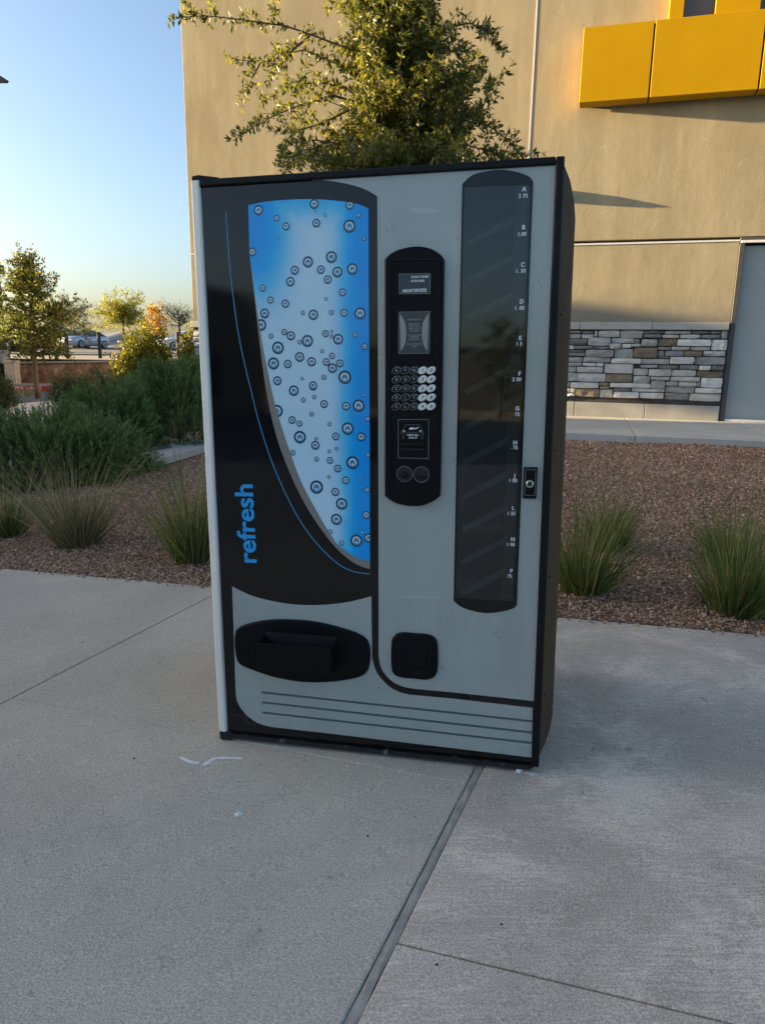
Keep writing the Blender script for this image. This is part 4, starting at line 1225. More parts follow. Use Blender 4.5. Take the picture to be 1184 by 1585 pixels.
def leaf_on(poly, step, spread, out, jit=.004, start=0.0):
    p, L = resample(poly, max(3, int(len(poly) * 3)))
    n = max(2, int(L / step))
    ts = rng.uniform(start, 1, n)
    idx = ts * (len(p) - 1); i0 = np.clip(idx.astype(int), 0, len(p) - 2); fr = (idx - i0)[:, None]
    pos = p[i0] * (1 - fr) + p[i0 + 1] * fr + rng.normal(0, jit, (n, 3))
    tan = p[i0 + 1] - p[i0]; tan /= np.linalg.norm(tan, axis=1, keepdims=True) + 1e-9
    q = rng.normal(0, 1, (n, 3)); q -= tan * np.sum(q * tan, 1, keepdims=True); q /= np.linalg.norm(q, axis=1, keepdims=True) + 1e-9
    out[0].append(pos); out[1].append(tan * (1 - spread) + q * spread)
m_bark = M('grey_bark', (.10, .082, .065), (.16, .135, .11), 14, .9, b=.7, bs=40, bd=.01)
m_bark2 = M('brown_bark', (.15, .10, .065), (.20, .14, .095), 10, .9, b=.6, bs=30, bd=.01)
m_oak = leaf_mat('oak_leaf', [(.055, .078, .018), (.095, .118, .024), (.145, .155, .032), (.20, .195, .042), (.26, .235, .055)], .38, .38)
m_oak2 = leaf_mat('elm_leaf', [(.050, .078, .016), (.085, .115, .022), (.13, .15, .028), (.19, .185, .038)], .36, .45)

# young oak behind the machine
OY_ = 5.35
ob = at_y(632, 700, OY_); ob[2] = float(bed_z(ob[0], ob[1])) - .02
oak = thing('oak_tree', 'young small leaved oak tree with long loose branches rising behind the vending machine', 'tree', ob)
def ow(px, py, dy=0.0): return at_y(px, py, OY_ + dy) - ob
trunk_pts = [np.array([0, 0, 0.]), np.array([.02, .01, .7]), ow(634, 420), ow(638, 300), ow(632, 180), ow(622, 80), ow(612, -30), ow(606, -150), ow(604, -230)]
tb = B(); tb.tube(trunk_pts, [.055, .046, .038, .032, .026, .021, .016, .010, .004], 8)
lv = ([], [])
hero = [([(628, 150), (600, 98), (540, 76), (483, 54), (442, 40), (371, 30), (320, 24), (264, 28)], -.35), ([(626, 190), (590, 140), (534, 104), (468, 76), (417, 94), (377, 94), (350, 88)], .25),
        ([(402, 99), (387, 127), (374, 157)], .25), ([(560, 160), (513, 147), (453, 167), (407, 187), (361, 218)], -.30), ([(600, 190), (533, 134), (488, 127), (442, 137), (402, 160)], .4),
        ([(618, 90), (565, 40), (510, 2), (490, -30)], .15), ([(625, 110), (655, 68), (686, 46), (726, 35), (757, 51), (780, 80)], -.15), ([(640, 110), (681, 78), (716, 79), (742, 86)], .3),
        ([(640, 170), (670, 135), (706, 125), (738, 122)], -.3), ([(650, 210), (721, 180), (757, 195), (787, 218), (814, 244)], .1), ([(650, 250), (710, 222), (760, 235), (800, 262)], .35),
        ([(630, 270), (540, 225), (480, 215), (435, 258)], -.2), ([(628, 290), (520, 250), (455, 245), (425, 285)], .3), ([(540, 170), (500, 190), (452, 205), (432, 238)], 0.05),
        ([(612, 40), (560, -30), (520, -90)], .2), ([(612, 20), (660, -40), (700, -80)], -.2), ([(480, 56), (455, 75), (420, 118), (405, 135)], .05), ([(630, 120), (590, 60), (560, 20), (540, -20)], -.4)]
for pts, dy in hero:
    n = len(pts)
    poly = [ow(x, y, dy * (.25 + .75 * i / (n - 1))) for i, (x, y) in enumerate(pts)]
    pr_, L = resample(poly, n * 3)
    tb.tube(pr_, list(np.linspace(.0095, .0022, len(pr_))), 5)
    leaf_on(pr_, .0095, .72, lv, .006, .18)
    for i in range(int(L / .062)):
        t = rng.uniform(.15, 1); p = pr_[int(t * (len(pr_) - 1))]
        tan = unit(pr_[min(int(t * (len(pr_) - 1)) + 1, len(pr_) - 1)] - pr_[max(int(t * (len(pr_) - 1)) - 1, 0)])
        tw = twig_from(p, tan * .8 + rng.normal(0, .6, 3), rng.uniform(.08, .20) * (1.25 - .6 * t), .04)
        tb.tube(tw, [.0028, .0022, .0018, .0014, .001], 3, cap=False); leaf_on(tw, .0085, .7, lv)
# bushy middle of the crown
env = [(-230, 40), (-60, 62), (0, 66), (60, 76), (130, 100), (200, 145), (262, 200), (300, 205)]
for i in range(330):
    py = rng.uniform(-230, 300); w = np.interp(py, [e[0] for e in env], [e[1] for e in env])
    cxp = np.interp(py, [-230, 0, 130, 260], [604, 612, 632, 622])
    p0 = np.array(ow(cxp, py + 25))
    a = rng.uniform(0, 2 * pi); R_ = w * OY_ / F_PX * rng.uniform(.35, .95)
    d = np.array([cos(a), sin(a) * .9, rng.uniform(-.15, .5)])
    br = twig_from(p0, d, R_ * 1.08, -.015, .17, 7)
    tb.tube(br, list(np.linspace(.007, .002, 7)), 4, cap=False)
    leaf_on(br, .013, .72, lv, .006, .25)
    for k in range(int(5 + R_ * 11)):
        t = rng.integers(1, 7)
        tw = twig_from(br[t], unit(br[t] - br[t - 1]) * .6 + rng.normal(0, .65, 3), rng.uniform(.07, .20), .02)
        tb.tube(tw, [.0026, .002, .0016, .0013, .001], 3, cap=False); leaf_on(tw, .0075, .7, lv)
tb.link('trunk', m_bark, oak, True)
P, D = np.concatenate(lv[0]), np.concatenate(lv[1])
n = len(P); print('oak leaves', n)
leaves_mesh('crown', P, D, rng.uniform(.030, .058, n), rng.uniform(.013, .022, n), m_oak, oak)

def tree(name, label, base_, H, trunk_h, R, shape, nbr, leaf, lw, lmat, bark, seed, dens=.05, tw=.35, droop=0.0, up=.35, group=None, trunk_r=.06, lean=0.0):
    """tapered trunk, limbs up to the shape's outline, twigs and single leaves"""
    global rng
    keep = rng; rng = np.random.default_rng(seed)
    o = thing(name, label, 'tree', base_, group)
    tb = B(); lv = ([], [])
    tp = [np.array([lean * (i / 6) ** 2, rng.normal(0, .03), H * i / 6 * (.97)]) for i in range(7)]
    tp[0] = np.zeros(3)
    tb.tube(tp, list(np.linspace(trunk_r, trunk_r * .12, 7)), 7)
    for i in range(nbr):
        t = (i + rng.uniform(0, 1)) / nbr
        z = trunk_h + (H - trunk_h) * t * .97
        c, _ = resample(tp, 60); p0 = c[min(59, int(z / H * 59))]
        w = R * np.interp(t, [q[0] for q in shape], [q[1] for q in shape]) * rng.uniform(.6, 1.08)
        a = i * 2.4 + rng.uniform(-.4, .4)
        br = twig_from(p0, np.array([cos(a), sin(a), up + rng.uniform(-.1, .25)]), w, droop, .15, 6)
        tb.tube(br, list(np.linspace(trunk_r * .35, trunk_r * .06, 6)), 4, cap=False)
        leaf_on(br, dens * 1.2, .7, lv, leaf * .2, .2)
        for k in range(max(4, int(w / .11))):
            j = rng.integers(1, 6)
            tw_ = twig_from(br[j], unit(br[j] - br[j - 1]) * .5 + rng.normal(0, .55, 3), tw * rng.uniform(.5, 1.2), droop)
            tb.tube(tw_, list(np.linspace(trunk_r * .1, trunk_r * .03, 5)), 3, cap=False)
            leaf_on(tw_, dens, .7, lv, leaf * .15)
    tb.link('trunk', bark, o, True)
    P, D = np.concatenate(lv[0]), np.concatenate(lv[1]); n = len(P)
    leaves_mesh('crown', P, D, rng.uniform(.7, 1.3, n) * leaf, rng.uniform(.7, 1.3, n) * lw, lmat, o)
    rng = keep
    return o
TB = at_z(60, 617, -.12)
TB = at_y(60, 617, 19.5)
tree('street_tree', 'leafy green pyramid shaped tree with a slim brown trunk beside the concrete path', TB, 3.9, 1.15, 1.38,
     [(0, .72), (.08, .95), (.25, 1.0), (.5, .74), (.75, .42), (1, .10)], 92, .095, .042, m_oak2, m_bark2, 5, .022, .36, .0, .22, trunk_r=.075)
m_mesq = leaf_mat('mesquite_leaf', [(.12, .15, .03), (.21, .23, .035), (.34, .31, .04)], .45, .6)
m_mesq2 = leaf_mat('grey_green_leaf', [(.07, .085, .045), (.10, .115, .06)], .3, .7)
m_orange = leaf_mat('autumn_leaf', [(.34, .17, .03), (.42, .25, .06), (.28, .18, .05)], .4, .6)
fl = [(0, .7), (.3, 1), (.7, .95), (1, .7)]
def far_base(px, py, Y):
    return at_y(px, py, Y)
tree('mesquite_tree', 'wispy yellow green desert tree standing in the parking lot behind the silver car', far_base(192, 522, 46), 1.7, .75, 1.75, fl, 34, .17, .05, m_mesq, m_bark, 21, .055, .75, .02, .45, 'wispy trees in the parking lot', .10)
tree('mesquite_tree', 'small orange leaved tree between the two wispy desert trees', far_base(243, 527, 52), 2.3, .4, .85, fl, 26, .20, .08, m_orange, m_bark, 22, .06, .5, .02, .5, 'wispy trees in the parking lot', .08)
tree('mesquite_tree', 'thin nearly bare grey tree next to the corner of the tan building', far_base(279, 524, 46), 1.5, .7, 1.5, fl, 18, .14, .035, m_mesq2, m_bark, 23, .13, .7, .0, .5, 'wispy trees in the parking lot', .10)
tree('mesquite_tree', 'faint feathery tree half hidden behind the pyramid shaped tree', far_base(112, 524, 70), 2.9, .8, 2.6, fl, 24, .24, .05, m_mesq2, m_bark, 24, .10, .9, .02, .5, 'wispy trees in the parking lot', .10)

def shrub(name, label, c, rx, ry, h, nst, leaf, lw, lmat, seed, group=None, dens=.02, st=.35):
    """leafy rounded bush: stems from the base with twigs near the outline"""
    global rng
    keep = rng; rng = np.random.default_rng(seed)
    o = thing(name, label, 'shrub', c, group)
    tb = B(); lv = ([], [])
    for i in range(nst):
        a = rng.uniform(0, 2 * pi); ph = math.acos(rng.uniform(-.05, 1)); k = rng.uniform(.72, 1.05)
        e = np.array([rx * cos(a) * sin(ph) * k, ry * sin(a) * sin(ph) * k, h * (.30 + .70 * cos(ph)) * k])
        s = np.array([rx * .2 * cos(a), ry * .2 * sin(a), 0.0])
        midp = s * .5 + e * .55 + rng.normal(0, .04, 3)
        poly = [s, midp, e]; tb.tube(poly, [.008, .005, .002], 3, cap=False)
        leaf_on(poly, dens * 1.6, .75, lv, leaf * .6, .35)
        for q in range(4):
            tw_ = twig_from(midp + (e - midp) * rng.uniform(.3, 1), unit(e) + rng.normal(0, .7, 3), st * rng.uniform(.5, 1.1))
            leaf_on(tw_, dens, .7, lv, leaf * .2)
    tb.link('stem', m_bark, o)
    P, D = np.concatenate(lv[0]), np.concatenate(lv[1]); n = len(P)
    leaves_mesh('foliage', P, D, rng.uniform(.7, 1.3, n) * leaf, rng.uniform(.7, 1.3, n) * lw, lmat, o)
    rng = keep
    return o
m_gold = leaf_mat('golden_shrub_leaf', [(.07, .10, .012), (.13, .15, .014), (.22, .225, .018), (.15, .11, .016), (.32, .30, .025)], .35, .45)
m_dkleaf = leaf_mat('dark_shrub_leaf', [(.04, .062, .022), (.062, .09, .032), (.09, .115, .042)], .25, .5)
c = at_y(229, 590, 14.6); c[2] = -.1
shrub('golden_shrub', 'rounded golden green shrub with sunlit top left of the building corner', c, .64, .55, 1.92, 330, .062, .034, m_gold, 31, 'golden shrubs by the building corner', .018, .26)
c = at_y(289, 590, 14.2); c[2] = -.1
shrub('golden_shrub', 'darker olive shrub squeezed against the building corner behind the machine', c, .40, .42, 1.35, 190, .06, .03, m_gold, 32, 'golden shrubs by the building corner', .022, .28)
c = at_y(295, 560, 14.9); c[2] = -.1
shrub('golden_shrub', 'tall narrow yellow green shrub touching the building corner', c, .22, .25, 1.85, 110, .06, .03, m_gold, 33, 'golden shrubs by the building corner', .022, .28)
c = at_y(106, 600, 17.0); c[2] = -.1
shrub('round_shrub', 'small round dark green shrub in front of the brown rubble wall', c, .46, .43, .86, 170, .055, .022, m_dkleaf, 34, None, .022, .2)
c = at_y(-8, 610, 15.0); c[2] = -.1
shrub('clipped_shrub', 'upright dark green shrub cut off by the left edge of the picture', c, .42, .4, 1.0, 180, .055, .022, m_dkleaf, 35, None, .022, .2)

# rosemary: needles along upright sprigs, each sprig with its own tone
def rose_mat():
    mt, nt, p = new_mat('rosemary_needle')
    at = nt.nodes.new('ShaderNodeAttribute'); at.attribute_name = 'tone'
    c = ramp(nt, [(0, (.06, .10, .030)), (.35, (.145, .21, .06)), (.7, (.24, .32, .095)), (1, (.36, .43, .16))], at.outputs['Fac'])
    nt.links.new(c, p.inputs['Base Color'])
    p.inputs['Roughness'].default_value = .7; p.inputs['Specular IOR Level'].default_value = .25
    return mt
m_rose = rose_mat()
def rosemary(label, c, rx, ry, h, n, seed, group='rosemary shrubs in the gravel bed', slen=.34):
    global rng
    keep = rng; rng = np.random.default_rng(seed)
    o = thing('rosemary_shrub', label, 'shrub', c, group)
    tb = B(); P, D, Tn, Ln = [], [], [], []
    lump = rng.uniform(0, 2 * pi, 6)
    NN = 46
    for i in range(n):
        a = rng.uniform(0, 2 * pi); q = math.sqrt(rng.uniform(0, 1))
        k = 1 + .10 * sin(3 * a + lump[0]) + .07 * sin(5 * a + lump[1])
        x, y = rx * k * q * cos(a), ry * k * q * sin(a)
        zt = h * max(0.0, 1 - q ** 3.2) ** .8 * (1 + .12 * sin(x * 5 / rx + lump[2]) * cos(y * 5 / ry + lump[3])) + abs(rng.normal(0, .045))
        if rng.random() < .60:                       # sprigs that clothe the flanks down to the ground
            zt = h * rng.uniform(.04, .9); q = max(.25, 1 - (zt / h) ** 1.25) ** (1 / 3.2) * rng.uniform(.86, 1.04)
            x, y = rx * k * q * cos(a), ry * k * q * sin(a)
        zt = max(zt, .06)
        L = slen * rng.uniform(.65, 1.25)
        d = unit(np.array([cos(a) * q * .95, sin(a) * q * .95, 1.25 - .85 * q ** 3]) + rng.normal(0, .17, 3))
        tip = np.array([x, y, zt + .02]); b0 = tip - d * L
        if b0[2] < 0.0: b0[2] = rng.uniform(0, .05)
        bend = rng.normal(0, .03, 3) + np.array([0, 0, -.02])
        s2 = rng.uniform(.08, 1.03, NN)[:, None]
        pp = b0 + (tip - b0) * s2 + bend * (4 * s2 * (1 - s2))
        dirn = unit(tip - b0)
        r = rng.normal(0, 1, (NN, 3)); r -= dirn * (r @ dirn)[:, None]; r /= np.linalg.norm(r, axis=1, keepdims=True) + 1e-9
        P.append(pp); D.append(dirn * .84 + r * .50)
        Tn.append(np.clip(rng.uniform(.05, .62) + .42 * (s2[:, 0] - .5) + rng.normal(0, .06, NN), 0, 1))
        Ln.append(rng.uniform(.038, .062, NN) * (1.15 - .4 * s2[:, 0]))
        if i % 4 == 0: tb.tube([b0, (b0 + tip) / 2 + bend, tip], [.003, .0024, .0012], 3, cap=False)
    for i in range(14):
        a = rng.uniform(0, 2 * pi); tb.tube([(0, 0, 0), (rx * .3 * cos(a), ry * .3 * sin(a), h * .3), (rx * .6 * cos(a), ry * .6 * sin(a), h * .42)], [.02, .013, .005], 5)
    tb.link('stem', m_bark, o)
    P, D, Tn, Ln = np.concatenate(P), np.concatenate(D), np.concatenate(Tn), np.concatenate(Ln); m_ = len(P)
    f = leaves_mesh('foliage', P, D, Ln, rng.uniform(.0065, .0095, m_), m_rose, o)
    at = f.data.attributes.new('tone', 'FLOAT', 'POINT'); at.data.foreach_set('value', np.repeat(Tn, 4).astype(np.float32))
    rng = keep
    return o
def on_bed(px, py):
    P = bpx(px, py); P[2] = float(bed_zf(P[0], P[1])) - .01; return P
def bed_at(px, py, Y):
    P = at_y(px, py, Y); P[2] = float(bed_zf(P[0], P[1])) - .01; return P
rosemary('wide low rosemary shrub nearest the plaza behind the straw coloured grass', bed_at(72, 700, 8.1), 1.22, .95, .74, 1900, 41)
rosemary('middle rosemary shrub behind the wide low one', bed_at(172, 640, 10.0), .80, .85, 1.00, 1300, 42)
rosemary('tall dense rosemary shrub beside the white edge of the machine', bed_at(272, 640, 10.9), .98, .8, 1.22, 1700, 43)

# ornamental grass clumps
m_gr = leaf_mat('green_grass_blade', [(.055, .090, .020), (.09, .135, .032), (.135, .18, .045), (.23, .225, .08)], .25, .5)
m_gr2 = leaf_mat('straw_grass_blade', [(.30, .235, .115), (.42, .34, .18), (.20, .175, .085), (.52, .43, .25)], .25, .6)
m_gr3 = leaf_mat('grey_grass_blade', [(.15, .135, .085), (.23, .205, .13), (.11, .115, .065), (.32, .28, .18)], .2, .6)
def clump(label, c, r, h, nb, seed, straw=.2, mats=(m_gr, m_gr2), group='ornamental grass clumps in the gravel bed', lean=(0, 0), wide=.44):
    global rng
    keep = rng; rng = np.random.default_rng(seed)
    o = thing('grass_clump', label, 'grass clump', c, group)
    for which, frac, mt, nm in ((0, 1 - straw, mats[0], 'blades'), (1, straw, mats[1], 'dry_blades')):
        n = int(nb * frac)
        if n < 2: continue
        V, F_ = [], []
        for i in range(n):
            a = rng.uniform(0, 2 * pi); q = rng.uniform(0, 1) ** .7
            L = 1.26 * h * rng.uniform(.34, 1.08) * (1.18 if which else 1.0) * (.86 + .22 * sin(2 * a + seed))
            s = np.array([r * .42 * q * cos(a), r * .42 * q * sin(a), 0.0])
            out = .86 * wide * q * rng.uniform(.5, 1.3)
            tuft = .16 * np.array([sin(3 * a + seed), cos(4 * a + seed), 0])
            d = unit(np.array([cos(a) * out + lean[0], sin(a) * out + lean[1], 1.0]) + tuft + rng.normal(0, .17, 3))
            w = rng.uniform(.0030, .0058) * (.75 if which else 1)
            side_ = unit(np.cross(d, rng.normal(0, 1, 3)))
            p = s; k = len(V); ns = 5; dr = rng.uniform(.01, .10) * (1 + q) * (2.2 if rng.random() < .12 else 1)
            for j in range(ns + 1):
                t = j / ns; ww = w * (1 - .85 * t)
                V.append(p - side_ * ww); V.append(p + side_ * ww)
                d = unit(d + np.array([cos(a) * dr * .5, sin(a) * dr * .5, -dr * .35]) + rng.normal(0, .055, 3)); p = p + d * L / ns
            for j in range(ns): F_.append([k + 2 * j, k + 2 * j + 1, k + 2 * j + 3, k + 2 * j + 2])
        if which:
            for i in range(26):                      # dead blades lying round the foot
                a = rng.uniform(0, 2 * pi); p = np.array([r * rng.uniform(.3, 1.1) * cos(a), r * rng.uniform(.3, 1.1) * sin(a), .012])
                g = rng.uniform(0, 2 * pi); t = np.array([cos(g), sin(g), 0]); L = rng.uniform(.06, .2); sd = np.array([-t[1], t[0], 0]) * rng.uniform(.0015, .003)
                k = len(V); V += [p - sd, p + sd, p + t * L + sd * .3 + np.array([0, 0, .012]), p + t * L - sd * .3 + np.array([0, 0, .012])]; F_.append([k, k + 1, k + 2, k + 3])
        np_mesh(nm, np.array(V), np.array(F_), mt, o)
    rng = keep
    return o
clump('green and straw grass clump cut by the left edge of the picture', on_bed(10, 826), .28, .48, 400, 51, .35)
clump('dry greyish grass clump with straw seed stalks in front of the rosemary', on_bed(120, 842), .34, .58, 600, 52, .34, (m_gr3, m_gr2), wide=.56)
clump('narrow upright grass clump right beside the silver edge of the machine', on_bed(298, 868), .28, .64, 520, 53, .26, wide=.35)
clump('front green grass clump beside the right side of the machine', on_bed(902, 912), .30, .50, 420, 54, .14)
clump('back green grass clump behind the one beside the machine', on_bed(938, 850), .28, .38, 380, 55, .10, lean=(.06, 0))
clump('large front grass clump at the right edge of the gravel', on_bed(1140, 945), .34, .50, 480, 56, .12)
clump('back grass clump behind the large one at the right edge', on_bed(1122, 872), .26, .36, 340, 57, .10)
clump('tiny weedy grass tuft beside the slim tree trunk', at_y(40, 614, 19.0), .5, .42, 120, 58, .4, group='weedy tufts by the street')
clump('low weedy tuft right of the slim tree trunk', at_y(84, 612, 19.2), .4, .30, 90, 59, .2, group='weedy tufts by the street')

# twigs on the gravel
def twig(label, a, c, seed):
    p, q = on_bed(*a), on_bed(*c); p[2] += .035; q[2] += .03
    b = B(); m1 = (p + q) / 2 + np.array([.0, .02, .03])
    b.tube([p - p, m1 - p, q - p], [.007, .006, .003], 6); b.tube([m1 - p, m1 - p + (q - p) * .2 + np.array([0, .03, .04])], [.004, .002], 5)
    o = b.link('fallen_twig', m_bark2); o.location = p
    tag(o, label, 'twig', 'fallen twigs on the gravel')
twig('short dark fallen twig on the gravel close to the machine side', (862, 752), (898, 728), 1)
twig('pale fallen twig on the gravel by the right edge of the picture', (1142, 708), (1190, 724), 2)

# ------------------------------------------------------------------ marks and litter on the concrete
m_chalk = M('white_spray_paint', (.95, .95, .93), (.80, .80, .78), 60, .9, detail=8)
def gstroke(b, pts, w, dz=.0012):
    p = [gpx(*q) for q in pts]
    rs, L = resample(p, 26)
    for i in range(25):
        t = unit(rs[i + 1] - rs[i]); s = np.cross(t, MZ) 
        ws = [w * (.55 + .5 * abs(sin(i * 1.7 + j)) ) for j in (0, 1)]
        k = len(b.v)
        for j, q in enumerate((rs[i], rs[i + 1])):
            for sg in (-1, 1):
                P = q + s * ws[0 if j == 0 else 1] * sg / 2 + rng.normal(0, .0008, 3); b.v.append((P[0], P[1], slab_z(P[0], P[1]) + dz))
        b.f.append([k, k + 1, k + 3, k + 2]); b.m.append(0)
b = B()
gstroke(b, [(279, 1172.5), (287, 1176), (296, 1180), (308, 1182)], .015); gstroke(b, [(315, 1185.5), (323, 1180), (332, 1174)], .019); gstroke(b, [(332, 1174), (350, 1173.3), (374, 1174.5)], .013)
tag(b.link('paint_mark', m_chalk), 'white spray paint squiggle on the concrete in front of the machine', 'paint mark')
b = B(); gstroke(b, [(806, 1192), (818, 1196), (830, 1199)], .012); gstroke(b, [(812, 1197), (826, 1201)], .006)
tag(b.link('scrape_mark', m_chalk), 'small white scrape on the concrete under the right corner of the machine', 'scrape mark')
def blob(name, label, cat, px, r, hgt, mt, group=None, seed=1):
    g_ = gpx(*px); rr = np.random.default_rng(seed); b = B(); nr = 14
    rad = r * rr.uniform(.75, 1.15, nr)
    b.v = [(rad[i] * cos(2 * pi * i / nr), rad[i] * sin(2 * pi * i / nr), 0) for i in range(nr)] + [(.7 * rad[i] * cos(2 * pi * i / nr), .7 * rad[i] * sin(2 * pi * i / nr), hgt * rr.uniform(.7, 1.2)) for i in range(nr)] + [(0, 0, hgt * .9)]
    b.f = [[i, (i + 1) % nr, nr + (i + 1) % nr, nr + i] for i in range(nr)] + [[nr + i, nr + (i + 1) % nr, 2 * nr] for i in range(nr)]; b.m = [0] * len(b.f)
    o = b.link(name, mt, None, True); o.location = (g_[0], g_[1], slab_z(g_[0], g_[1]))
    tag(o, label, cat, group)
m_gum = M('dried_gum', (.85, .84, .80), (.60, .59, .56), 90, .9)
m_leafd = M('dry_leaf', (.05, .04, .03), (.08, .06, .045), 50, .9)
blob('gum_spot', 'pale round dried gum spot on the foreground concrete', 'gum spot', (370, 1260), .013, .003, m_gum)
blob('stone_chip', 'pale stone chip lying under the right foot of the machine', 'stone', (803, 1193), .012, .012, m_gum, None, 4)
for i, (q, lab_) in enumerate((((569, 1294), 'dark leaf scrap on the smooth concrete left of the wide joint'), ((208, 1174), 'dark speck of leaf left of the white paint squiggle'), ((676, 1493), 'dark leaf scrap on the rough concrete below the cross joint'),
                               ((128, 994), 'tiny dark leaf scrap on the far left concrete'), ((776, 1431), 'tiny dark speck on the rough concrete right of the wide joint'))):
    blob('leaf_scrap', lab_, 'leaf scrap', q, .0038 + .0016 * (i % 2), .0016, m_leafd, 'leaf scraps on the concrete', 10 + i)

# ------------------------------------------------------------------ fence, pillar, cars, lamp across the street
m_blackpaint = M('black_fence_paint', (.012, .012, .013), (.018, .018, .018), 10, .5)
fb = at_y(47, 556, LY)
fence = thing('post_fence', 'black metal post and rail fence on top of the brown rubble wall', 'fence', (xl, LY + .18, zl))
for px, top in ((47, 534.5), (102.5, 519.5), (153, 517.5), (205, 515), (233, 517), (275, 513)):
    p = at_y(px, 550, LY); t = (p[0] - xl) / (xr - xl); z0 = (zr - zl) * t + .11
    B().box(p[0] - xl - .055, p[0] - xl + .055, -.055, .055, z0, z0 + 1.02, 0, .008).link('post', m_blackpaint, fence)
for dz in (.16, .42, .70):
    b = B(); b.tube([(0, .0, .11 + dz), (xr - xl, .0, .11 + zr - zl + dz)], .011, 5); b.link('rail', m_blackpaint, fence)
m_cream = M('cream_stucco', (.62, .50, .36), (.56, .45, .33), 3, .9, b=.2, bs=50)
g_ = at_y(22, 597, LY - .9)
pil = thing('gate_pillar', 'cream stucco pillar at the left end of the brown rubble wall', 'pillar', (g_[0], g_[1], -.08))
hp = at_y(22, 558, LY - .9)[2] + .08
B().box(-.22, .22, -.2, .2, 0, hp - .10, 0, .012).link('shaft', m_cream, pil)
B().box(-.25, .25, -.23, .23, hp - .099, hp, 0, .015).link('cap', m_cream, pil)
m_whitep = M('white_post_paint', (.66, .66, .62), (.58, .58, .55), 4, .6)
g_ = at_y(12, 556, LY + 1.2)
wp = thing('white_post', 'white square post standing just above the cream pillar', 'post', g_)
h_ = at_y(12, 528, LY + 1.2)[2] - g_[2]
B().box(-.09, .09, -.09, .09, -.1, h_, 0, .008).link('shaft', m_whitep, wp)
B().box(-.11, .11, -.11, .11, h_ + .001, h_ + .05, 0, .01).link('cap', m_whitep, wp)

m_silver = M('silver_car_paint', (.50, .52, .54), (.47, .49, .51), 1, .28, .35, coat=.6)
m_carw = M('white_car_paint', (.78, .78, .77), (.75, .75, .74), 1, .25, coat=.6)
m_card = M('dark_car_paint', (.018, .02, .022), (.022, .022, .025), 1, .25, .2, coat=.6)
m_cglass = M('car_glass', (.012, .015, .018), (.015, .018, .02), 1, .05)
m_tyre = M('tyre_rubber', (.018, .018, .018), (.026, .025, .025), 20, .85)
m_rim = M('alloy_rim', (.52, .53, .54), (.45, .46, .47), 5, .3, .8)
m_lamp = M('headlamp_lens', (.72, .76, .78), (.62, .66, .68), 8, .08)
m_tail = M('tail_lamp', (.35, .02, .02), (.30, .02, .02), 8, .2)
m_grille = M('dark_grille', (.02, .02, .022), (.03, .03, .03), 30, .5)
m_plate = M('number_plate', (.65, .66, .64), (.55, .56, .55), 12, .5)
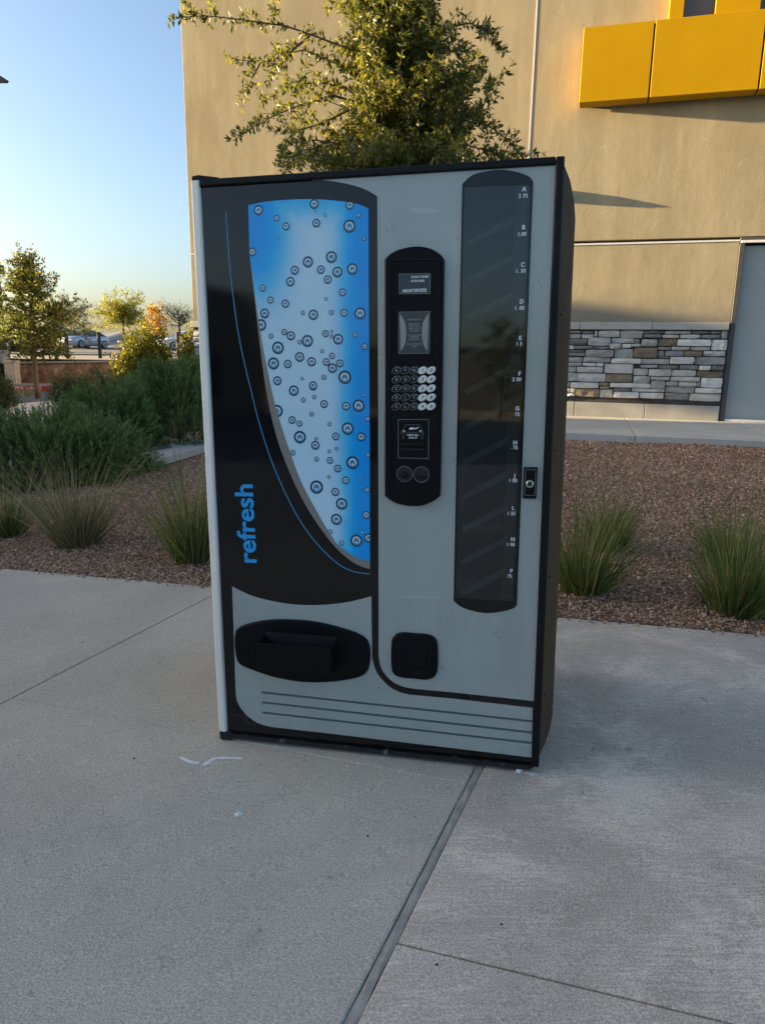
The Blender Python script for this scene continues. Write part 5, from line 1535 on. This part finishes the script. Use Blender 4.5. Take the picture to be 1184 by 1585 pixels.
def make_car(paint, label, loc, rz, group, tall=0.0):
    o = thing('parked_car', label, 'car', loc, group); o.rotation_euler = (0, 0, rz)
    # x forward; stations: x, z sill, z shoulder, z deck, half width
    st = [(-2.28, .42, .66, .86, .70), (-2.18, .30, .78, 1.00, .82), (-1.75, .20, .84, 1.03 + tall, .89), (-1.0, .19, .84, .98, .91), (0, .18, .82, .95, .915), (.8, .18, .80, .96, .91), (1.25, .19, .78, .94, .90), (1.8, .20, .72, .82, .87), (2.12, .24, .62, .72, .80), (2.28, .34, .52, .60, .66)]
    b = B(); n = 8
    for x, zs, zm, zd, w in st:
        b.v += [(x, -w * .90, zs), (x, -w, zs + (zm - zs) * .35), (x, -w * .985, zm), (x, -w * .84, zd), (x, w * .84, zd), (x, w * .985, zm), (x, w, zs + (zm - zs) * .35), (x, w * .90, zs)]
    for i in range(len(st) - 1):
        for k in range(n):
            j = (k + 1) % n; b.f.append([i * n + k, (i + 1) * n + k, (i + 1) * n + j, i * n + j]); b.m.append(0)
    b.f += [list(range(n)), [(len(st) - 1) * n + k for k in range(n)][::-1]]; b.m += [0, 0]
    b.link('body', paint, o, True)
    H = 1.44 + tall
    cabn = [(-1.72, .99 + tall * .6, .70), (-1.05, H - .10, .60), (-.45, H - .01, .585), (.15, H - .02, .585), (.42, H - .09, .60), (1.12, .95, .74)]
    b = B()
    for x, z, w in cabn:
        zb = .93; b.v += [(x, -w - .10, zb), (x, -w, z), (x, w, z), (x, w + .10, zb)]
    for i in range(len(cabn) - 1):
        for k in range(3): b.f.append([i * 4 + k, (i + 1) * 4 + k, (i + 1) * 4 + k + 1, i * 4 + k + 1]); b.m.append(0)
    b.f += [[0, 1, 2, 3], [20, 23, 22, 21]]; b.m += [0, 0]
    b.link('windows', m_cglass, o)
    b = B()
    rf = [(-1.08, H - .095, .615), (-.45, H + .005, .60), (.15, H - .005, .60), (.46, H - .085, .615)]
    for x, z, w in rf: b.v += [(x, -w, z - .03), (x, -w * .93, z + .018), (x, w * .93, z + .018), (x, w, z - .03)]
    for i in range(3):
        for k in range(3): b.f.append([i * 4 + k, (i + 1) * 4 + k, (i + 1) * 4 + k + 1, i * 4 + k + 1]); b.m.append(0)
    b.link('roof', paint, o, True)
    for sy in (-1, 1):
        for pts in (([(.46, sy * .615, H - .09), (1.14, sy * .80, .94)], .028), ([(-.28, sy * .60, H - .02), (-.22, sy * .73, .93)], .03), ([(-1.06, sy * .615, H - .10), (-1.74, sy * .79, .98 + tall * .5)], .045)):
            b = B(); b.tube(pts[0], pts[1], 6); b.link('pillar', paint, o)
        b = B(); b.box(.72, .92, sy * .93 - .08, sy * .93 + .08, .93, 1.05, 0, .03); b.link('mirror', paint, o)
        b = B(); b.box(2.02, 2.25, sy * .60 - .14, sy * .60 + .14, .56, .68, 0, .03); b.link('headlight', m_lamp, o)
        b = B(); b.box(-2.25, -2.12, sy * .62 - .16, sy * .62 + .16, .74, .88, 0, .02); b.link('tail_light', m_tail, o)
        for x in (1.38, -1.38):
            w = B().lathe([(.20, -.105), (.315, -.10), (.335, -.06), (.335, .06), (.315, .10), (.20, .105)], (x, sy * .82, .335), (0, 1, 0), 22).link('tyre', m_tyre, o)
            B().lathe([(.205, -.107), (.21, .107), (.17, .112), (.05, .09), (.04, .115), (.01, .116)] if sy > 0 else [(.205, .107), (.21, -.107), (.17, -.112), (.05, -.09), (.04, -.115), (.01, -.116)], (x, sy * .82, .335), (0, 1, 0), 18).link('rim', m_rim, w)
    B().box(2.20, 2.285, -.42, .42, .30, .47, 0, .02).link('grille', m_grille, o)
    B().box(2.286, 2.30, -.16, .16, .36, .45, 0, .004).link('number_plate', m_plate, o)
    return o
cg = 'cars in the parking lot'
def lot_z(x, y):
    if y > 66: return 1.62 + (y - 66) / 74 * .68
    t = (x - xl) / (xr - xl); z0 = (zl - .02) + (zr - zl) * np.clip(t, 0, 1)
    return z0 + (1.62 - z0) * (y - LY - .3) / (66 - LY - .3)
def car_at(px, Y): 
    p = at_y(px, 530, Y); return (p[0], p[1], float(lot_z(p[0], p[1])))
make_car(m_silver, 'silver sedan parked facing the camera behind the black fence posts', car_at(130, 58), math.atan2(-.95, -.28), cg)
make_car(m_card, 'dark car half hidden behind the crown of the pyramid shaped tree', car_at(86, 61), math.atan2(-.9, -.3), cg, .2)
make_car(m_carw, 'white car glimpsed between the golden shrubs and the building corner', car_at(290, 56), math.atan2(-.6, -.8), cg)
# white flatbed truck at the left edge
p = at_y(0, 545, 41); tz = float(lot_z(p[0], p[1]))
tr_ = thing('flatbed_truck', 'white flatbed truck cut off by the left edge of the picture', 'truck', (p[0], p[1], tz))
B().box(-3.4, 1.22, -.9, .9, .62, .86, 0, .02).link('bed', m_carw, tr_)
B().box(-3.2, -1.1, -.85, .85, .87, 1.9, 0, .12).link('cab', m_carw, tr_)
B().box(-2.2, -1.06, -.75, .75, 1.3, 1.75, 0, .03).link('window', m_cglass, tr_)
B().box(-3.3, .9, -.5, .5, .45, .61, 0, .02).link('chassis', m_grille, tr_)
for x in (-2.6, .45):
    for sy in (-1, 1):
        B().lathe([(.2, -.13), (.38, -.12), (.40, 0), (.38, .12), (.2, .13)], (x, sy * .7, .40), (0, 1, 0), 18).link('wheel', m_tyre, tr_)
# street lamp at the far left
g_ = at_y(0, 470, 30.5); 
lp = thing('street_lamp', 'tall grey street lamp at the left edge with its head reaching into the sky', 'street lamp', (g_[0], g_[1], .7))
hd = at_y(14, 126, 30.5)
b = B(); b.tube([(0, 0, 0), (0, 0, hd[2] - .7)], [.13, .085], 10); b.link('pole', m_frame, lp)
b = B(); b.lathe([(.22, 0), (.22, .5), (.2, .55)], (0, 0, 0), (0, 0, 1), 14); b.link('base', m_cap, lp)
dx = hd[0] - g_[0]; dz = hd[2] - .7
b = B(); b.v = [(dx - 1.0, -.16, dz + .06), (dx - .25, -.17, dz + .16), (dx, -.05, dz + .02), (dx - .1, -.12, dz - .03), (dx - 1.0, -.16, dz - .03)] + [(dx - 1.0, .16, dz + .06), (dx - .25, .17, dz + .16), (dx, .05, dz + .02), (dx - .1, .12, dz - .03), (dx - 1.0, .16, dz - .03)]
b.f = [[0, 1, 2, 3, 4][::-1], [5, 6, 7, 8, 9]] + [[i, (i + 1) % 5, 5 + (i + 1) % 5, 5 + i] for i in range(5)]; b.m = [0] * 7
b.link('lamp_head', m_frame, lp)
b = B(); b.tube([(0, 0, dz - .05), (dx - .9, 0, dz + .02)], .05, 8); b.link('arm', m_frame, lp)
b = B(); b.box(.10, .30, -.1, .1, 3.6, 3.95, 0, .02); b.link('camera_box', m_frame, lp)

# trees and a low building behind the camera, seen only in the glossy panels
m_garage = M('grey_render', (.10, .105, .10), (.13, .13, .125), .8, .9)
hb = thing('garage_building', 'low dark building across the car park behind the viewer', 'building', (6, -46, G0))
B().box(-30, 34, -8, 0, 0, 4.2).link('wall', m_garage, hb)
B().box(-30.2, 34.2, -8.2, .2, 4.201, 4.5).link('roof', m_frame, hb)
for i, (x, y, h) in enumerate(((-9, -34, 5.5), (-3.5, -31, 4.2), (5, -33, 5.0), (12, -30, 4.0))):
    tree('roadside_tree', ('tall', 'short', 'broad', 'small')[i] + ' tree across the car park behind the viewer', (x, y, G0), h, 1.2, h * .34, [(0, .6), (.3, 1), (.7, .8), (1, .3)], 26, .22, .11, m_dkleaf, m_bark, 70 + i, .11, .6, 0, .4, 'trees behind the viewer', .1)
